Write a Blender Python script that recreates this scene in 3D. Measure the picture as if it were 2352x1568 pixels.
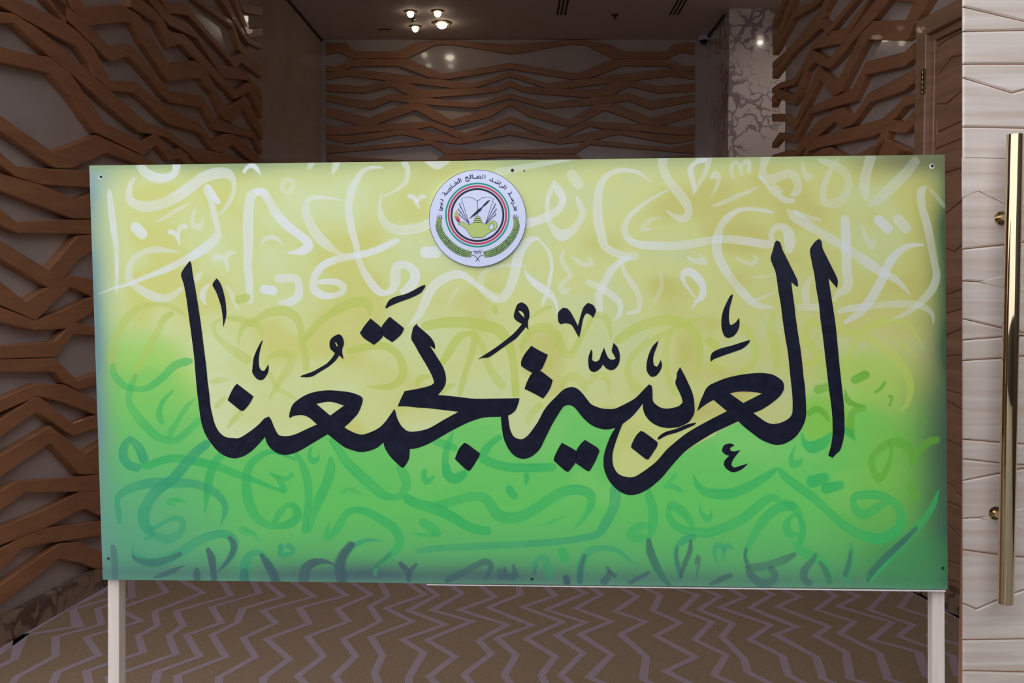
import bpy, bmesh, math, random
import numpy as np
from mathutils import Vector, geometry, noise as mnoise
for o in list(bpy.data.objects): bpy.data.objects.remove(o)
C = bpy.context.scene.collection
SC = bpy.context.scene
random.seed(7)

# ------------------------------------------------ camera, daylight, exposure
F = 2287.0
PITCH, YAW = -0.0410788, 0.0013118
CAM = np.array([0.0, 0.0, 1.6])
fw = np.array([math.sin(YAW)*math.cos(PITCH), math.cos(YAW)*math.cos(PITCH), math.sin(PITCH)])
rt = np.array([math.cos(YAW), -math.sin(YAW), 0.0]); up = np.cross(rt, fw)
cd = bpy.data.cameras.new('camera'); cam = bpy.data.objects.new('camera', cd); C.objects.link(cam)
cd.sensor_width = 36.0; cd.lens = 36.0*F/2352.0; cd.clip_start = 0.05
cam.location = CAM; cam.rotation_euler = (math.pi/2+PITCH, 0, -YAW)
SC.camera = cam
SC.view_settings.view_transform = 'Standard'; SC.view_settings.look = 'None'
SC.view_settings.gamma = 1.0; SC.view_settings.use_curve_mapping = False
SC.view_settings.exposure = 0.0
w = bpy.data.worlds.new('overcast_sky'); SC.world = w; w.use_nodes = True
nt = w.node_tree; bg = nt.nodes['Background']
tc = nt.nodes.new('ShaderNodeTexCoord'); sp = nt.nodes.new('ShaderNodeSeparateXYZ'); cr = nt.nodes.new('ShaderNodeValToRGB')
nt.links.new(tc.outputs['Generated'], sp.inputs[0]); nt.links.new(sp.outputs['Z'], cr.inputs[0]); nt.links.new(cr.outputs[0], bg.inputs[0])
cr.color_ramp.elements[0].position = 0.0; cr.color_ramp.elements[0].color = (.62, .66, .76, 1)
cr.color_ramp.elements[1].position = 0.6; cr.color_ramp.elements[1].color = (.84, .88, 1.0, 1)
bg.inputs[1].default_value = 2.32

# ------------------------------------------------ helpers
def ray(px, py):
    d = fw*F + rt*(px-1176.0) + up*(784.0-py)
    return d/np.linalg.norm(d)
def hit(px, py, p0, n):
    d = ray(px, py); p0 = np.asarray(p0, float); n = np.asarray(n, float)
    return CAM + d*((p0-CAM)@n)/(d@n)
def proj(P):
    P = np.asarray(P, float)-CAM; z = P@fw
    return np.stack([1176+F*(P@rt)/z, 784-F*(P@up)/z], -1)
def lin(c):
    c = np.asarray(c, float)/255.0
    return np.where(c <= .04045, c/12.92, ((c+.055)/1.055)**2.4)
def rgba(c): return tuple(float(v) for v in lin(c))+(1.0,)

def mesh_obj(name, verts, faces, mat=None, parent=None, smooth=False):
    me = bpy.data.meshes.new(name); me.from_pydata([tuple(map(float, v)) for v in verts], [], faces); me.update()
    if mat: me.materials.append(mat)
    if smooth:
        for p in me.polygons: p.use_smooth = True
    o = bpy.data.objects.new(name, me); C.objects.link(o)
    if parent is not None: o.parent = parent
    return o
def finish(name, bm, mat, parent=None, smooth=False):
    bmesh.ops.recalc_face_normals(bm, faces=bm.faces)
    me = bpy.data.meshes.new(name); bm.to_mesh(me); bm.free()
    if mat: me.materials.append(mat)
    if smooth:
        for p in me.polygons: p.use_smooth = True
    o = bpy.data.objects.new(name, me); C.objects.link(o)
    if parent is not None: o.parent = parent
    return o
def thing(name, label=None, cat=None, loc=(0, 0, 0), group=None, kind=None):
    o = bpy.data.objects.new(name, None); C.objects.link(o); o.location = loc; o.empty_display_size = .1
    tag(o, label, cat, group, kind); return o
def tag(o, label=None, cat=None, group=None, kind=None):
    if label: o['label'] = label
    if cat: o['category'] = cat
    if group: o['group'] = group
    if kind: o['kind'] = kind
    return o
def box(bm, x0, x1, y0, y1, z0, z1):
    v = [bm.verts.new(p) for p in ((x0,y0,z0),(x1,y0,z0),(x1,y1,z0),(x0,y1,z0),(x0,y0,z1),(x1,y0,z1),(x1,y1,z1),(x0,y1,z1))]
    for f in ((0,3,2,1),(4,5,6,7),(0,1,5,4),(1,2,6,5),(2,3,7,6),(3,0,4,7)): bm.faces.new([v[i] for i in f])
def lathe(bm, prof, segs=24, c=(0,0,0), axis='z'):
    rings = []
    for r, h in prof:
        ring = []
        for i in range(segs):
            a = 2*math.pi*i/segs; x, y = r*math.cos(a), r*math.sin(a)
            p = (c[0]+x, c[1]+y, c[2]+h) if axis == 'z' else (c[0]+x, c[1]+h, c[2]+y)
            ring.append(bm.verts.new(p))
        rings.append(ring)
    for a, b in zip(rings, rings[1:]):
        for i in range(segs): bm.faces.new((a[i], a[(i+1)%segs], b[(i+1)%segs], b[i]))
    bm.faces.new(rings[0]); bm.faces.new(rings[-1])
def prism(pts_front, off, name, mat, parent=None, bevel=0.0, inset=0.0):
    """polygon of 3-D points, extruded by the vector off behind it"""
    bm = bmesh.new(); off = np.asarray(off, float); pf = [np.asarray(p, float) for p in pts_front]
    if bevel:
        c = sum(pf)/len(pf); n = -off/np.linalg.norm(off)
        m = len(pf); ins = []
        for i in range(m):
            a, b, d = pf[i-1], pf[i], pf[(i+1) % m]
            e1 = (b-a)/max(np.linalg.norm(b-a),1e-9); e2 = (d-b)/max(np.linalg.norm(d-b),1e-9)
            k1 = np.cross(n, e1); k2 = np.cross(n, e2); s = k1+k2; L = np.linalg.norm(s)
            s = s/L if L > 1e-6 else k1
            cosv = max(.35, float(s@k1)); q = b + s*bevel/cosv
            ins.append(q)
        # orientation test
        if np.linalg.norm(ins[0]-c) > np.linalg.norm(pf[0]-c) and np.linalg.norm(ins[m//2]-c) > np.linalg.norm(pf[m//2]-c):
            ins = [2*np.asarray(b)-q for b, q in zip(pf, ins)]
        top = [bm.verts.new(q) for q in ins]
        mid = [bm.verts.new(p+off*(bevel/np.linalg.norm(off))) for p in pf]
    else:
        top = [bm.verts.new(p) for p in pf]; mid = top
    bot = [bm.verts.new(p+off) for p in pf]
    m = len(pf)
    nn_ = Vector(tuple(-off/np.linalg.norm(off))); e_ = Vector(tuple(pf[1]-pf[0])).normalized(); g_ = nn_.cross(e_)
    flat_ = [Vector((v_.co.dot(e_), v_.co.dot(g_), 0)) for v_ in top]
    for t_ in geometry.tessellate_polygon([flat_]):
        try: bm.faces.new([top[k_] for k_ in t_])
        except ValueError: pass
    for i in range(m):
        j = (i+1) % m
        if mid is not top: bm.faces.new((top[i], top[j], mid[j], mid[i]))
        bm.faces.new((mid[i], mid[j], bot[j], bot[i]))
    bmesh.ops.triangulate(bm, faces=[f for f in bm.faces if len(f.verts) > 4])
    return finish(name, bm, mat, parent)

# ------------------------------------------------ materials
def mat(name, col, rough=.5, metal=0.0, coat=0.0, spec=.5):
    m = bpy.data.materials.new(name); m.use_nodes = True
    b = m.node_tree.nodes['Principled BSDF']
    b.inputs['Base Color'].default_value = rgba(col); b.inputs['Roughness'].default_value = rough
    b.inputs['Metallic'].default_value = metal; b.inputs['Coat Weight'].default_value = coat
    b.inputs['Specular IOR Level'].default_value = spec
    return m
def grain(name, c1, c2, scale=(3, 3, 40), rough=.45, coat=.1, bump=.02, amount=(.35, .65), det=6):
    m = mat(name, c1, rough, 0, coat); n = m.node_tree.nodes; l = m.node_tree.links; b = n['Principled BSDF']
    t = n.new('ShaderNodeTexCoord'); mp = n.new('ShaderNodeMapping'); nz = n.new('ShaderNodeTexNoise'); r = n.new('ShaderNodeValToRGB'); bp = n.new('ShaderNodeBump')
    mp.inputs['Scale'].default_value = scale; nz.inputs['Scale'].default_value = 1.0; nz.inputs['Detail'].default_value = det; nz.inputs['Distortion'].default_value = .6
    l.new(t.outputs['Object'], mp.inputs[0]); l.new(mp.outputs[0], nz.inputs['Vector']); l.new(nz.outputs['Fac'], r.inputs[0]); l.new(r.outputs[0], b.inputs['Base Color'])
    r.color_ramp.elements[0].position = amount[0]; r.color_ramp.elements[1].position = amount[1]
    r.color_ramp.elements[0].color = rgba(c1); r.color_ramp.elements[1].color = rgba(c2)
    bp.inputs['Strength'].default_value = bump*5; bp.inputs['Distance'].default_value = .002
    l.new(nz.outputs['Fac'], bp.inputs['Height']); l.new(bp.outputs[0], b.inputs['Normal'])
    return m
M = {}
M['lattice'] = grain('oiled_oak', (158, 108, 74), (174, 122, 84), (4, 3, 30), .42, .05)
M['lattice_side'] = M['lattice']
M['panel'] = grain('pale_polished_stone', (186, 170, 160), (196, 182, 172), (2, 2, 2), .16, .3, .0)
M['plain_wall'] = grain('pale_wall_stone', (188, 172, 158), (198, 182, 170), (1.5, 1.5, 1.5), .2, .3, .0)
M['ceiling'] = mat('ceiling_paint', (214, 200, 192), .75)
M['carpet'] = grain('brown_carpet', (150, 124, 94), (164, 138, 108), (90, 90, 90), .95, 0, .3)
M['carpet_line'] = grain('mauve_carpet_line', (172, 150, 154), (184, 162, 166), (120, 120, 120), .95, 0, .3)
M['door'] = grain('limed_wood', (216, 196, 176), (242, 228, 214), (1.6, 1.6, 34), .34, .2, .02, (.3, .7), 10)
M['door_joint'] = mat('brown_joint', (188, 140, 112), .6)
M['side_door'] = grain('varnished_wood', (150, 112, 84), (172, 130, 100), (3, 1.5, 26), .35, .2)
M['brass'] = mat('polished_brass', (206, 186, 150), .06, 1.0)
M['hinge'] = mat('aged_brass', (120, 100, 70), .25, 1.0)
M['post'] = grain('raw_pine', (222, 204, 186), (236, 220, 206), (30, 30, 2.5), .7, 0, .05)
M['white_edge'] = mat('white_edge_strip', (226, 222, 214), .6)
M['black_metal'] = mat('black_grille', (18, 17, 17), .5)
M['screw'] = mat('dark_screw_head', (34, 34, 46), .4, .3)
M['white_paint'] = mat('white_chip', (235, 235, 240), .6)
M['floor_out'] = grain('pale_paving', (150, 146, 142), (168, 164, 160), (3, 3, 3), .7, 0, .05)
def marble(name, base, vein, scale=3.0):
    m = mat(name, base, .12, 0, .3); n = m.node_tree.nodes; l = m.node_tree.links; b = n['Principled BSDF']
    t = n.new('ShaderNodeTexCoord'); nz = n.new('ShaderNodeTexNoise'); add = n.new('ShaderNodeMixRGB'); vo = n.new('ShaderNodeTexVoronoi'); r = n.new('ShaderNodeValToRGB')
    nz.inputs['Scale'].default_value = scale*.8; nz.inputs['Detail'].default_value = 8; add.blend_type = 'ADD'; add.inputs[0].default_value = .55
    l.new(t.outputs['Object'], nz.inputs['Vector']); l.new(t.outputs['Object'], add.inputs[1]); l.new(nz.outputs['Color'], add.inputs[2])
    vo.feature = 'DISTANCE_TO_EDGE'; vo.inputs['Scale'].default_value = scale; l.new(add.outputs[0], vo.inputs['Vector'])
    n2 = n.new('ShaderNodeTexNoise'); n2.inputs['Scale'].default_value = 1.3; n2.inputs['Detail'].default_value = 2; l.new(t.outputs['Object'], n2.inputs['Vector'])
    mu = n.new('ShaderNodeMath'); mu.operation = 'SUBTRACT'; l.new(vo.outputs['Distance'], mu.inputs[0])
    m3 = n.new('ShaderNodeMath'); m3.operation = 'MULTIPLY_ADD'; m3.inputs[1].default_value = .9; m3.inputs[2].default_value = -.455; l.new(n2.outputs['Fac'], m3.inputs[0]); l.new(m3.outputs[0], mu.inputs[1])
    l.new(mu.outputs[0], r.inputs[0]); r.color_ramp.elements[0].position = -.0; r.color_ramp.elements[0].color = rgba(vein)
    r.color_ramp.elements[1].position = .09; r.color_ramp.elements[1].color = rgba(base); l.new(r.outputs[0], b.inputs['Base Color'])
    return m
M['marble'] = marble('veined_marble', (232, 220, 214), (166, 148, 154), 5.2)
M['added_wall'] = grain('dark_added_wall', (44, 36, 30), (58, 48, 40), (2, 2, 2), .6, 0, .02)  # dark finish of the two unseen walls added to shape the light
M['skirting'] = marble('brown_marble', (150, 122, 100), (96, 72, 54), 5.0)
def emit(name, col, s):
    m = bpy.data.materials.new(name); m.use_nodes = True; b = m.node_tree.nodes['Principled BSDF']
    b.inputs['Emission Color'].default_value = col+(1,); b.inputs['Emission Strength'].default_value = s; return m
M['lamp'] = emit('lamp_glow', (1.0, .86, .66), 16)
M['lamp_dim'] = emit('dim_lamp_glow', (1.0, .86, .66), 7)
# ------------------------------------------------ the vestibule
CEIL = 4.52; BACK = 11.3
tl = np.array([-0.0945, 1.0, 0]); tl /= np.linalg.norm(tl)
# left wall: panel plane through (-2.35-.045, 4.585), right wall likewise
aL, aR = .0945, .105
def xl(y): return -2.35 + aL*(y-4.585)          # front face of the bars
def xr(y): return 2.218 - aR*(y-5.50)
nL = np.array([1, -aL, 0]); nL /= np.linalg.norm(nL)     # into the room
nR = np.array([-1, -aR, 0]); nR /= np.linalg.norm(nR)
PL = np.array([-2.35, 4.585, 0]); PR = np.array([2.218, 5.50, 0]); TH = .05
LEND, REND = 8.07, 7.59
def slab(name, a, b, n, z0, z1, t, m, kind='structure', parent=None):
    """vertical wall slab whose room face runs a-b; thickness goes away from the room"""
    a = np.array([a[0], a[1], 0.]); b = np.array([b[0], b[1], 0.]); q = []
    for z in (z0, z1):
        for p in (a, b, b-n*t, a-n*t): q.append(p+np.array([0, 0, z]))
    o = mesh_obj(name, q, [(0,1,2,3),(7,6,5,4),(0,4,5,1),(1,5,6,2),(2,6,7,3),(3,7,4,0)], m, parent)
    if kind and parent is None: o['kind'] = kind
    return o
bm = bmesh.new(); box(bm, -3.2, 3.4, 3.05, 11.5, -.1, 0); fl = finish('floor', bm, M['carpet']); fl['kind'] = 'structure'
bm = bmesh.new(); box(bm, -9, 9, -9, 3.05, -.1, 0); fo = finish('floor_outside', bm, M['floor_out']); fo['kind'] = 'structure'
bm = bmesh.new(); box(bm, -3.2, 4.4, 3.05, 11.6, CEIL, CEIL+.15); ce = finish('ceiling', bm, M['ceiling']); ce['kind'] = 'structure'
E0 = np.array([0, 0, 0.])
pl0 = PL - nL*TH; pr0 = PR - nR*TH
def onl(y): return np.array([pl0[0]+aL*(y-pl0[1]), y])
def onr(y): return np.array([pr0[0]-aR*(y-pr0[1]), y])
wl = slab('wall_left', onl(3.1), onl(7.99), nL, 0, CEIL, .12, M['panel'])
wr = slab('wall_right', onr(3.1), onr(7.52), nR, 0, CEIL, .12, M['panel'])
lat_hidden = []
wl2 = slab('wall_left_rear', (-2.23, 7.9), (-2.12, BACK), np.array([1, 0, 0.]), 0, CEIL, .12, M['plain_wall'])
slab('wall_right_rear', (2.19, 10.302), (2.19, BACK), np.array([-1, 0, 0.]), 0, CEIL, .1, M['marble'])
bm = bmesh.new(); box(bm, 2.19, 3.3, 10.1, 10.3, 0, CEIL); pm = finish('marble_pillar', bm, M['marble'])
tag(pm, 'white marble pillar with purple grey veins beyond the right lattice wall', 'pillar')
slab('wall_passage', (3.3, 7.4), (3.3, 10.2), np.array([-1, 0, 0.]), 0, CEIL, .1, M['plain_wall'])
slab('wall_passage_return', (2.15, 7.52), (3.3, 7.52), np.array([0, 1, 0.]), 0, CEIL, .1, M['plain_wall'])
wb = slab('wall_back', (-2.3, BACK), (2.3, BACK), np.array([0, -1, 0.]), 0, CEIL, .12, M['panel'])
# front wall with the doorway opening
bm = bmesh.new()
box(bm, -6, -2.45, 3.05, 3.2, 0, 5.2); box(bm, 2.32, 6, 3.05, 3.2, 0, 5.2); box(bm, -2.45, 2.32, 3.05, 3.2, 4.3, 5.2)
fwall = finish('wall_front', bm, M['plain_wall']); fwall['kind'] = 'structure'
bm = bmesh.new(); box(bm, 2.75, 2.95, -2.6, 3.04, 0, 5.2); pw = finish('wall_added_shade', bm, M['added_wall']); pw['kind'] = 'structure'  # unseen wall added to dim the board's right and darken handle reflections
bm = bmesh.new(); box(bm, -9.5, 2.95, -3.4, -3.1, 0, 2.6); gw = finish('wall_added_reflection', bm, M['added_wall']); gw['kind'] = 'structure'  # unseen low wall added behind the camera for dark reflections in the handle
for tn, (pa, pb) in enumerate((((-2.225, 8.0), (-2.125, BACK)), ((2.19, 10.3), (2.19, BACK)))):
    sg = 1 if tn == 0 else -1
    bm = bmesh.new(); vv_ = [bm.verts.new(p) for p in ((pa[0], pa[1], CEIL-.02), (pa[0]+sg*.02, pa[1], CEIL-.02), (pb[0]+sg*.02, pb[1], CEIL-.02), (pb[0], pb[1], CEIL-.02))]; bm.faces.new(vv_)
    r_ = bmesh.ops.extrude_face_region(bm, geom=bm.faces[:]); bmesh.ops.translate(bm, vec=(0, 0, .019), verts=[v_ for v_ in r_['geom'] if isinstance(v_, bmesh.types.BMVert)])
    tr = finish('trim_%d' % (tn+1), bm, M['black_metal']); tr['kind'] = 'structure'  # black strip standing in for the shadow gap where wall meets ceiling

# ---- lattice bars
def bars_from_px(L, P0, n, parent, th=TH, m=None, off=None):
    for bar in L:
        top = [hit(x, yt, P0, n) for x, yt, yb in bar]; bot = [hit(x, yb, P0, n) for x, yt, yb in bar]
        top, bot = fix_bar(top, bot)
        bar_mesh(top, bot, n, th, parent, m or M['lattice'])
def fix_bar(top, bot):
    t2, b2 = [], []
    for a, b in zip(top, bot):
        a = a.copy(); b = b.copy()
        a[2] = min(a[2], CEIL-.002); b[2] = min(b[2], CEIL-.01)
        if b[2] > a[2]-.004: b[2] = a[2]-.004
        t2.append(a); b2.append(b)
    return t2, b2
def bar_mesh(top, bot, n, th, parent, m, name='lattice_bar'):
    k = len(top); v = []; bv = .004
    up3 = np.array([0, 0, 1.])
    rings = []
    for a, b in zip(top, bot):
        c = min(bv, (a[2]-b[2])*.3)
        rings.append([a-up3*c, a-n*c, a-n*th, b-n*th, b-n*c, b+up3*c])
    for r in rings: v += r
    f = []
    for i in range(k-1):
        for j in range(6):
            j2 = (j+1) % 6
            f.append((i*6+j, i*6+j2, (i+1)*6+j2, (i+1)*6+j))
    f.append(tuple(range(5, -1, -1))); f.append(tuple((k-1)*6+j for j in range(6)))
    o = mesh_obj(name, v, f, m, parent); return o
LB = [
 [(0,106,143),(57,121,156),(116,131,168),(161,166,218),(195,214,269),(224,255,306),(243,283,315),(320,320,352),(329,324,357),(359,306,333),(368,316,342),(391,344,369),(415,340,363),(431,354,380),(442,374,398)],
 [(0,26,53),(33,31,55),(87,64,103),(112,83,127),(168,130,172),(214,174,213),(256,208,250),(320,266,303),(338,281,306),(387,296,316),(434,336,351),(457,341,371),(491,347,380),(584,373,405),(603,380,410)],
 [(0,-16,11),(57,5,44),(120,34,78),(157,55,97),(180,73,109),(205,96,146),(217,111,176),(235,145,190),(253,181,206),(258,184,209),(312,188,213),(389,247,285),(457,281,304),(461,284,305),(491,324,345),(498,320,349),(515,307,351),(533,308,333),(540,309,335),(566,331,360),(603,367,388)],
 [(106,-28,0),(139,0,33),(168,25,57),(209,61,98),(255,108,141),(298,100,130),(320,120,152),(353,164,190),(376,190,220),(393,209,235),(466,219,247),(495,270,299),(584,303,317),(603,336,355)],
 [(158,-40,-6),(168,-30,22),(187,0,44),(195,14,52),(207,13,59),(281,11,52),(303,24,51),(319,33,80),(330,48,101),(389,145,187),(449,139,179),(464,150,182),(475,161,200),(490,190,216),(518,245,275),(533,240,283),(560,222,245),(595,277,305),(603,298,322)],
 [(300,-16,16),(326,0,32),(345,12,44),(360,27,53),(374,42,80),(389,71,109),(417,77,102),(425,79,111),(475,135,162),(500,162,188),(528,195,214),(540,206,228),(567,190,215),(576,192,211),(603,236,272)],
 [(342,-24,0),(363,0,27),(378,18,45),(393,33,60),(436,55,80),(454,78,89),(509,149,172),(514,150,180),(541,155,182),(570,171,184),(603,212,232)],
 [(371,-15,0),(383,0,20),(389,8,31),(410,7,33),(424,5,34),(434,14,36),(461,50,66),(531,131,143),(540,128,158),(555,121,143),(603,163,180)],
 [(447,-12,0),(466,0,14),(531,46,60),(537,52,66),(552,98,115),(555,102,120),(603,157,168)],
 [(507,-16,0),(524,0,23),(541,33,55),(563,74,88),(573,88,101),(603,101,114)],
 [(539,-16,0),(548,0,30),(570,65,83),(575,66,87),(603,63,83)],
 [(549,-20,0),(556,-4,18),(562,8,29),(603,16,37)],
 [(0,264,299),(119,346,381),(131,344,386),(164,333,387),(224,310,361),(246,320,351),(320,354,378),(400,392,420)],
 [(0,348,377),(38,381,406),(96,386,424),(207,392,431),(290,395,437)],
 [(0,398,438),(96,424,474),(165,454,501),(177,458,502),(207,445,502),(260,430,485)],
 [(0,476,515),(42,510,536),(105,505,536),(210,504,538),(290,503,540)],
 [(0,550,592),(112,620,660),(145,582,643),(179,541,598),(211,539,578),(280,538,575)],
 [(0,645,700),(60,692,725),(84,675,736),(161,631,660),(165,632,660),(212,641,680),(280,660,695)],
 [(0,704,740),(84,736,759),(150,710,755),(214,680,718),(280,664,698)],
 [(0,794,824),(128,783,820),(168,738,768),(216,750,769),(290,760,790)],
 [(0,825,855),(128,822,854),(150,845,880),(179,873,895),(222,857,885),(290,840,870)],
 [(0,916,948),(87,880,910),(150,883,925),(224,919,953),(290,945,980)],
 [(0,964,1006),(82,910,948),(94,912,950),(168,971,1001),(226,951,983),(290,925,955)],
 [(0,1047,1097),(117,978,1017),(119,979,1018),(185,1033,1089),(198,1040,1090),(228,1018,1088),(290,985,1050)],
 [(0,1129,1173),(37,1105,1148),(55,1104,1132),(188,1093,1129),(230,1089,1127),(290,1087,1126)],
 [(0,1212,1253),(108,1168,1212),(185,1129,1172),(197,1127,1168),(230,1127,1184),(290,1135,1200)],
 [(0,1260,1315),(50,1234,1260),(108,1212,1248),(231,1196,1230),(290,1190,1222)],
 [(0,1344,1390),(137,1248,1283),(183,1244,1292),(233,1267,1310),(290,1272,1300)],
]
# bars of the upper part end at x<=600; those behind the board run on to the wall's end with a zigzag
def run_on(bar, P0, n, xw, yend, seed):
    top = [hit(x, yt, P0, n) for x, yt, yb in bar]; bot = [hit(x, yb, P0, n) for x, yt, yb in bar]
    r = random.Random(seed); a, b = top[-1], bot[-1]; y = a[1]; zc = (a[2]+b[2])/2; k = 0
    while y < yend-.05:
        y = min(yend, y + r.uniform(.22, .5)); z = zc + (.09 if k % 2 else -.07)*r.uniform(.5, 1.2); h = r.uniform(.05, .075); k += 1
        top.append(np.array([xw(y), y, z+h])); bot.append(np.array([xw(y), y, z-h]))
    return top, bot
def lead_in(top, bot, xw, ystart, seed):
    r = random.Random(seed); a, b = top[0], bot[0]; y = a[1]; zc = (a[2]+b[2])/2; k = 0
    while y > ystart+.05:
        y = max(ystart, y - r.uniform(.25, .5)); z = zc + (.09 if k % 2 else -.07)*r.uniform(.5, 1.2); k += 1
        top.insert(0, np.array([xw(y), y, z+.06])); bot.insert(0, np.array([xw(y), y, z-.06]))
    return top, bot
for i, bar in enumerate(LB):
    if i >= 12: top, bot = run_on(bar, PL, nL, xl, LEND, i)
    else:
        top = [hit(x, yt, PL, nL) for x, yt, yb in bar]; bot = [hit(x, yb, PL, nL) for x, yt, yb in bar]
    if bar[0][0] == 0: top, bot = lead_in(top, bot, xl, 3.25, i+50)
    top, bot = fix_bar(top, bot); bar_mesh(top, bot, nL, TH, wl, M['lattice'])
# bars above the frame on both side walls (out of view, seen from a step aside)
def loose_bar(xw, n, y0, y1, z0, seed, parent):
    r = random.Random(seed); top, bot = [], []; y = y0; k = 0
    while True:
        z = z0 + (.09 if k % 2 else -.09)*r.uniform(.4, 1.2); h = r.uniform(.05, .07)
        top.append(np.array([xw(y), y, z+h])); bot.append(np.array([xw(y), y, z-h])); k += 1
        if y >= y1: break
        y = min(y1, y+r.uniform(.25, .5))
    top, bot = fix_bar(top, bot); bar_mesh(top, bot, n, TH, parent, M['lattice'])
for k in range(7): loose_bar(xl, nL, 3.3, 5.2, 3.15+k*.19, 300+k, wl)
RB = [
 [(1774,48,67),(1785,22,42),(1797,0,15),(1806,-22,-6)],
 [(1774,78,105),(1788,66,88),(1812,0,30),(1823,-30,0)],
 [(1775,95,127),(1796,74,89),(1821,26,43),(1868,0,17),(1886,-14,0)],
 [(1774,143,158),(1820,101,116),(1889,11,39),(1893,0,27),(1908,-20,0)],
 [(1774,160,181),(1822,110,120),(1886,41,63),(1901,53,80),(1906,58,73),(1954,0,15),(1970,-20,-4)],
 [(1773,202,215),(1788,191,204),(1822,179,195),(1828,172,188),(1868,96,113),(1894,76,107),(1901,82,106),(1911,71,104),(1931,67,101),(1941,66,88),(1950,52,74),(1991,0,8),(2002,-16,-4)],
 [(1773,222,247),(1783,205,225),(1794,206,229),(1822,220,240),(1834,193,222),(1852,143,165),(1868,116,143),(1901,136,157),(1904,136,158),(1931,101,130),(1951,75,104),(1977,42,74),(2010,0,40),(2041,-38,0)],
 [(1773,261,279),(1803,261,280),(1820,287,299),(1824,281,298),(1879,153,186),(1882,154,181),(1912,183,220),(1921,190,217),(1931,170,210),(1977,76,118),(1991,62,92),(2005,48,92),(2077,46,94),(2083,38,90),(2096,12,62),(2110,-10,40),(2134,-40,0)],
 [(1773,328,340),(1790,303,319),(1822,311,326),(1826,306,324),(1857,248,263),(1957,203,234),(1960,198,232),(1988,141,172),(2077,119,152),(2097,98,135)],
 [(1826,352,366),(1836,324,350),(1875,282,316),(1915,251,279),(1934,246,295),(1954,270,288),(1958,267,285),(1994,213,238),(1997,212,236),(2077,170,208),(2097,158,190)],
 [(1845,355,368),(1855,329,347),(1876,314,341),(1901,307,335),(2002,279,314),(2024,273,303),(2055,247,271),(2076,221,245),(2090,217,240),(2097,215,238)],
 [(1900,395,420),(1963,357,395),(2010,331,375),(2029,292,333),(2040,282,302),(2050,275,303),(2077,280,307),(2097,254,288)],
 [(1860,362,400),(1884,342,388),(1904,337,380),(1940,357,400),(1980,385,420)],
 [(1773,356,372),(1811,344,360),(1830,358,376),(1855,392,410)],
 [(2045,-20,0),(2060,-18,2),(2077,-18,4),(2097,-16,6)],
 [(2040,400,430),(2064,342,385),(2078,345,372),(2097,345,370)],
]
for i, bar in enumerate(RB):
    top = [hit(x, yt, PR, nR) for x, yt, yb in bar]; bot = [hit(x, yb, PR, nR) for x, yt, yb in bar]
    top, bot = fix_bar(top, bot); bar_mesh(top, bot, nR, TH, wr, M['lattice'])
for k in range(14): loose_bar(xr, nR, 5.5, REND, .3+k*.165, 400+k, wr)
for k in range(6): loose_bar(xr, nR, 3.3, 5.3, 3.35+k*.19, 500+k, wr)
# back wall, drawn for its left half and mirrored
BB = [
 [(190,385,490),(300,385,467),(380,395,500),(440,462,527),(840,462,527),(920,420,525),(960,398,505),(1180,360,402),(1320,360,398),(1850,402,485)],
 [(190,588,640),(280,602,648),(360,560,632),(430,530,598),(830,528,592),(920,527,622),(1100,602,692),(1240,660,715),(1300,655,712),(1850,565,622)],
 [(190,652,714),(390,628,683),(450,622,690),(740,655,725),(1345,728,795),(1520,750,790),(1560,740,783),(1850,645,690)],
 [(190,750,820),(520,778,838),(740,725,786),(780,728,778),(930,740,855),(1060,805,875),(1130,803,880),(1500,790,852),(1730,780,830),(1850,725,780)],
 [(190,850,910),(590,910,985),(780,842,905),(940,856,927),(1090,875,942),(1530,930,975),(1850,840,887)],
 [(190,960,1042),(480,1035,1128),(580,1060,1128),(650,1030,1118),(940,925,1010),(1000,932,992),(1090,940,1040),(1160,985,1082),(1320,1080,1142),(1670,970,1052),(1850,905,945)],
 [(190,1120,1210),(280,1140,1214),(350,1138,1214),(830,1108,1166),(1010,1098,1162),(1140,1092,1136),(1370,1170,1240),(1440,1195,1245),(1550,1158,1222),(1850,1045,1105)],
 [(190,1210,1255),(400,1225,1295),(830,1165,1215),(880,1168,1208),(1010,1162,1240),(1070,1180,1258),(1400,1245,1298),(1850,1170,1215)],
 [(190,1285,1380),(400,1330,1365),(1070,1262,1305),(1130,1255,1300),(1210,1285,1345),(1260,1325,1385),(1500,1340,1383),(1850,1350,1378)],
 [(190,1390,1450),(400,1410,1480),(900,1440,1530),(1180,1440,1560),(1260,1388,1450),(1850,1380,1412)],
]
nB = np.array([0, -1, 0.]); PB = np.array([0, BACK-.045, 0.])
def back_bar(bar, dz=0):
    half = [(700+x/3.92, a/3.92, b/3.92) for x, a, b in bar]
    full = half + [(2*1172.0-x, a, b) for x, a, b in half[-2::-1]]
    top = [hit(x, a, PB, nB)-np.array([0, 0, dz]) for x, a, b in full]; bot = [hit(x, b, PB, nB)-np.array([0, 0, dz]) for x, a, b in full]
    top, bot = fix_bar(top, bot); bar_mesh(top, bot, nB, .045, wb, M['lattice'])
for b in BB: back_bar(b)
for b in BB[1:]: back_bar(b, 1.13)
for b in BB[1:9]: back_bar(b, 2.2)
# marble skirting
def skirt(name, xw, n, y0, y1, P0):
    q = slab(name, (xw(y0), y0), (xw(y1), y1), n, 0, .125, TH, M['skirting']); return q
skirt('baseboard_left', xl, nL, 3.15, LEND, PL); skirt('baseboard_right', xr, nR, 3.15, REND, PR)
slab('baseboard_back', (-2.1, BACK-.03), (2.18, BACK-.03), nB, 0, .125, .03, M['skirting'])

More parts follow.
